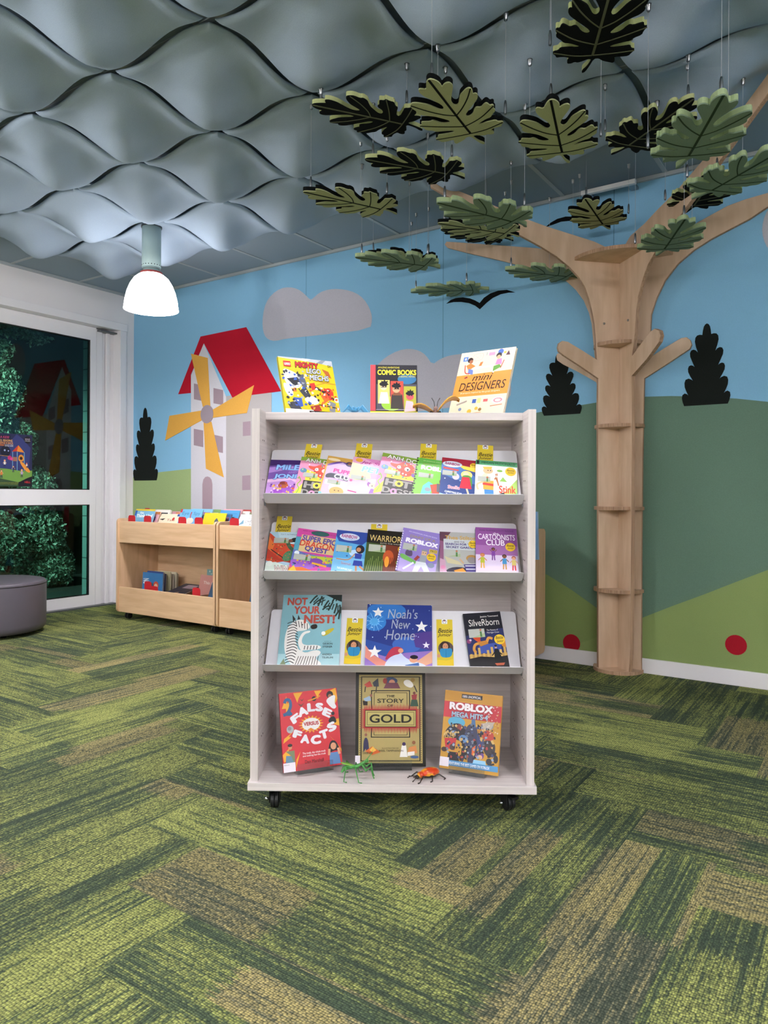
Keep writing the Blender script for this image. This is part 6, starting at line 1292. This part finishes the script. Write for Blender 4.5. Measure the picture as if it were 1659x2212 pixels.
for px, lb in ((285.5, 'first'), (319.5, 'second'), (394.5, 'third'), (430, 'fourth')):
    tab(tray_x(px, Y0 + .04), Y0 + .036, .638, .842, .088, 'red bookend at the front of the upper tray by the door, %s from the left' % lb)
tab(tray_x(507, Y0 + .04), Y0 + .036, .638, .845, .09, 'red bookend at the front of the second trolley upper tray')
tab(tray_x(318, 4.1), 4.10, .638, .89, .08, 'red bookend standing at the back of the upper tray by the door')
# lower trays
def low(px0, px1, topy, y, cov, lab, lean, t_=.008, art_=None, tit_=None, yaw=0):
    x0, zt = ycol(px0, topy, y); x1, _ = ycol(px1, topy, y); h_ = (zt - .093) / math.cos(R(lean))
    leaning(x0, x1 - x0, y + t_, .093, h_, t_, lean, cov, lab, 'picture books in the lower trolley trays', art_, tit_, yaw)
low(304.5, 348, 1236, Y0 + .12, '#3f7fb8', 'blue picture book with a red-haired child in the lower tray', 4, .008, [('ell', '#c9563a', .68, .66, .13), ('ell', '#e6c3a0', .68, .63, .09), ('ell', '#3f8f6a', .46, .68, .05)], [('text', 'NO', '#e6ecf0', .1, .62, .28, .88, .04, 0, -1.5), ('text', 'R', '#e6ecf0', .6, .34, .74, .48, .04)])
yy = Y0 + .15
for k, (c, px) in enumerate((('#3a4f8a', 350), ('#6a4f8a', 352), ('#2f3f6a', 356), ('#c9c29a', 366), ('#a83a34', 360), ('#e6e2d8', 372), ('#d9d0b8', 378), ('#7a8a6a', 380), ('#c9c0ae', 382))):
    NAMEC.setdefault(c, ('navy', 'violet', 'dark navy', 'straw', 'dull red', 'white', 'ivory', 'moss green', 'cream')[k])
    low(px - 34, px, 1233 + (k % 3) * 2, yy, c, '%s picture book, %s behind the blue child book in the lower tray' % (('navy', 'violet', 'dark navy', 'straw', 'dull red', 'white', 'ivory', 'moss green', 'cream')[k], ORD[k]), 2, .010); yy += .022
low(421, 463, 1243, Y0 + .20, '#c98f86', 'dusty pink picture book at the right of the lower tray', 12, .008, None, [('text', 'This is', '#e8dcd8', .2, .76, .7, .84, .02)])
low(443, 463, 1230, Y0 + .33, '#7fa8a8', 'teal speckled picture book behind the pink one in the lower tray', 4, .008, [('star', '#d8e4e0', .3 + .2 * (q % 3), .95 - .06 * q, .1) for q in range(6)])
low(436, 464, 1262, Y0 + .05, '#34506a', 'slate blue picture book leaning at the right front of the lower tray', 22, .012, [('poly', '#8fb4c9', [(.1, .2), (.6, .6), (.9, .3)])])
low(531, 548, 1255, Y0 + .12, '#3f5f7a', 'dusky blue picture book in the lower tray of the second trolley', 14, .010)
# books lying open in the lower tray
r = WF @ Matrix.Translation((ycol(352, 1270, Y0 + .10)[0], Y0 + .10, .22)) @ Matrix.Rotation(R(-76), 4, 'X')
book('dark covered picture book lying tilted in the second lower compartment', r, .2, .24, .010, '#35384a', art=[('rect', '#b9a8b8', .3, .6, .9, .9)], group='picture books in the lower trolley trays')
for px, lb, yy_, zt in ((319.5, 'in front of the blue child book in the lower tray', .09, .315), (333.5, 'beside the tilted book in the lower tray', .042, .292), (424, 'in front of the pink book in the lower tray', .05, .315)):
    tab(ycol(px, 1260, Y0 + yy_)[0], Y0 + yy_, .093, zt, .085, 'red bookend ' + lb)
# upright books at the right end of the third trolley
yb = WY - .03
for k, (px, c, lb) in enumerate(((1158, '#a8b03a', 'lime'), (1162, '#2f3038', 'black and white patterned'), (1168, '#8f98a8', 'grey'), (1172, '#7fa8d0', 'pale blue'))):
    x0, zt = ycol(px, 1103 + (k == 3) * 0, 4.0)
    M_ = WF @ Matrix.Translation((XS[2] + WDS[2] - .19 + k * .02, 4.02 + k * .03, .638)) @ Matrix.Rotation(R(4), 4, 'X')
    book('%s book in the third trolley, seen past the bookcase right side' % lb, M_, .16, .27 + .005 * k, .012, c, art=[('rect', '#e6e4e0', .6, .7, .95, .95), ('star', '#1a1a20', .8, .8, .1)] if k == 1 else None, group='picture books at the end of the third trolley')

# ================================================================== OTTOMAN
OT = Vector((-2.84, 5.3, 0)); t = thing('round_ottoman', 'round dark grey vinyl ottoman on the carpet by the glass door', 'ottoman', Matrix.Translation(OT))
M_VIN = mat('#57525a', .42, .05, 20, bump=.12, bscale=160, spec=.45)
bm = B(); rr = .36; hh = .385
lathe(bm, [(rr - .05, .022), (rr - .02, .026), (rr - .003, .045), (rr, .075), (rr, hh - .035), (rr - .003, hh - .022)], 64); mk('upholstered_side', bm, M_VIN, t)
bm = B(); lathe(bm, [(rr - .004, hh - .024), (rr - .002, hh - .016), (rr - .012, hh - .004), (rr - .04, hh + .002), (rr * .5, hh + .006), (.01, hh + .007)], 64); mk('padded_top', bm, M_VIN, t)
bm = B(); ring = [(rr * math.cos(2 * math.pi * k / 64), rr * math.sin(2 * math.pi * k / 64), hh - .022) for k in range(65)]; tube(bm, ring, .0035, 6, cap=False); mk('piping', bm, mat('#4b464d', .5, .05), t)
for k in range(4):
    an = R(45 + 90 * k); bm = B(); lathe(bm, [(.02, 0), (.022, .026)], 12, c=(.25 * math.cos(an), .25 * math.sin(an), 0)); mk('foot', bm, M_BLACK, t)
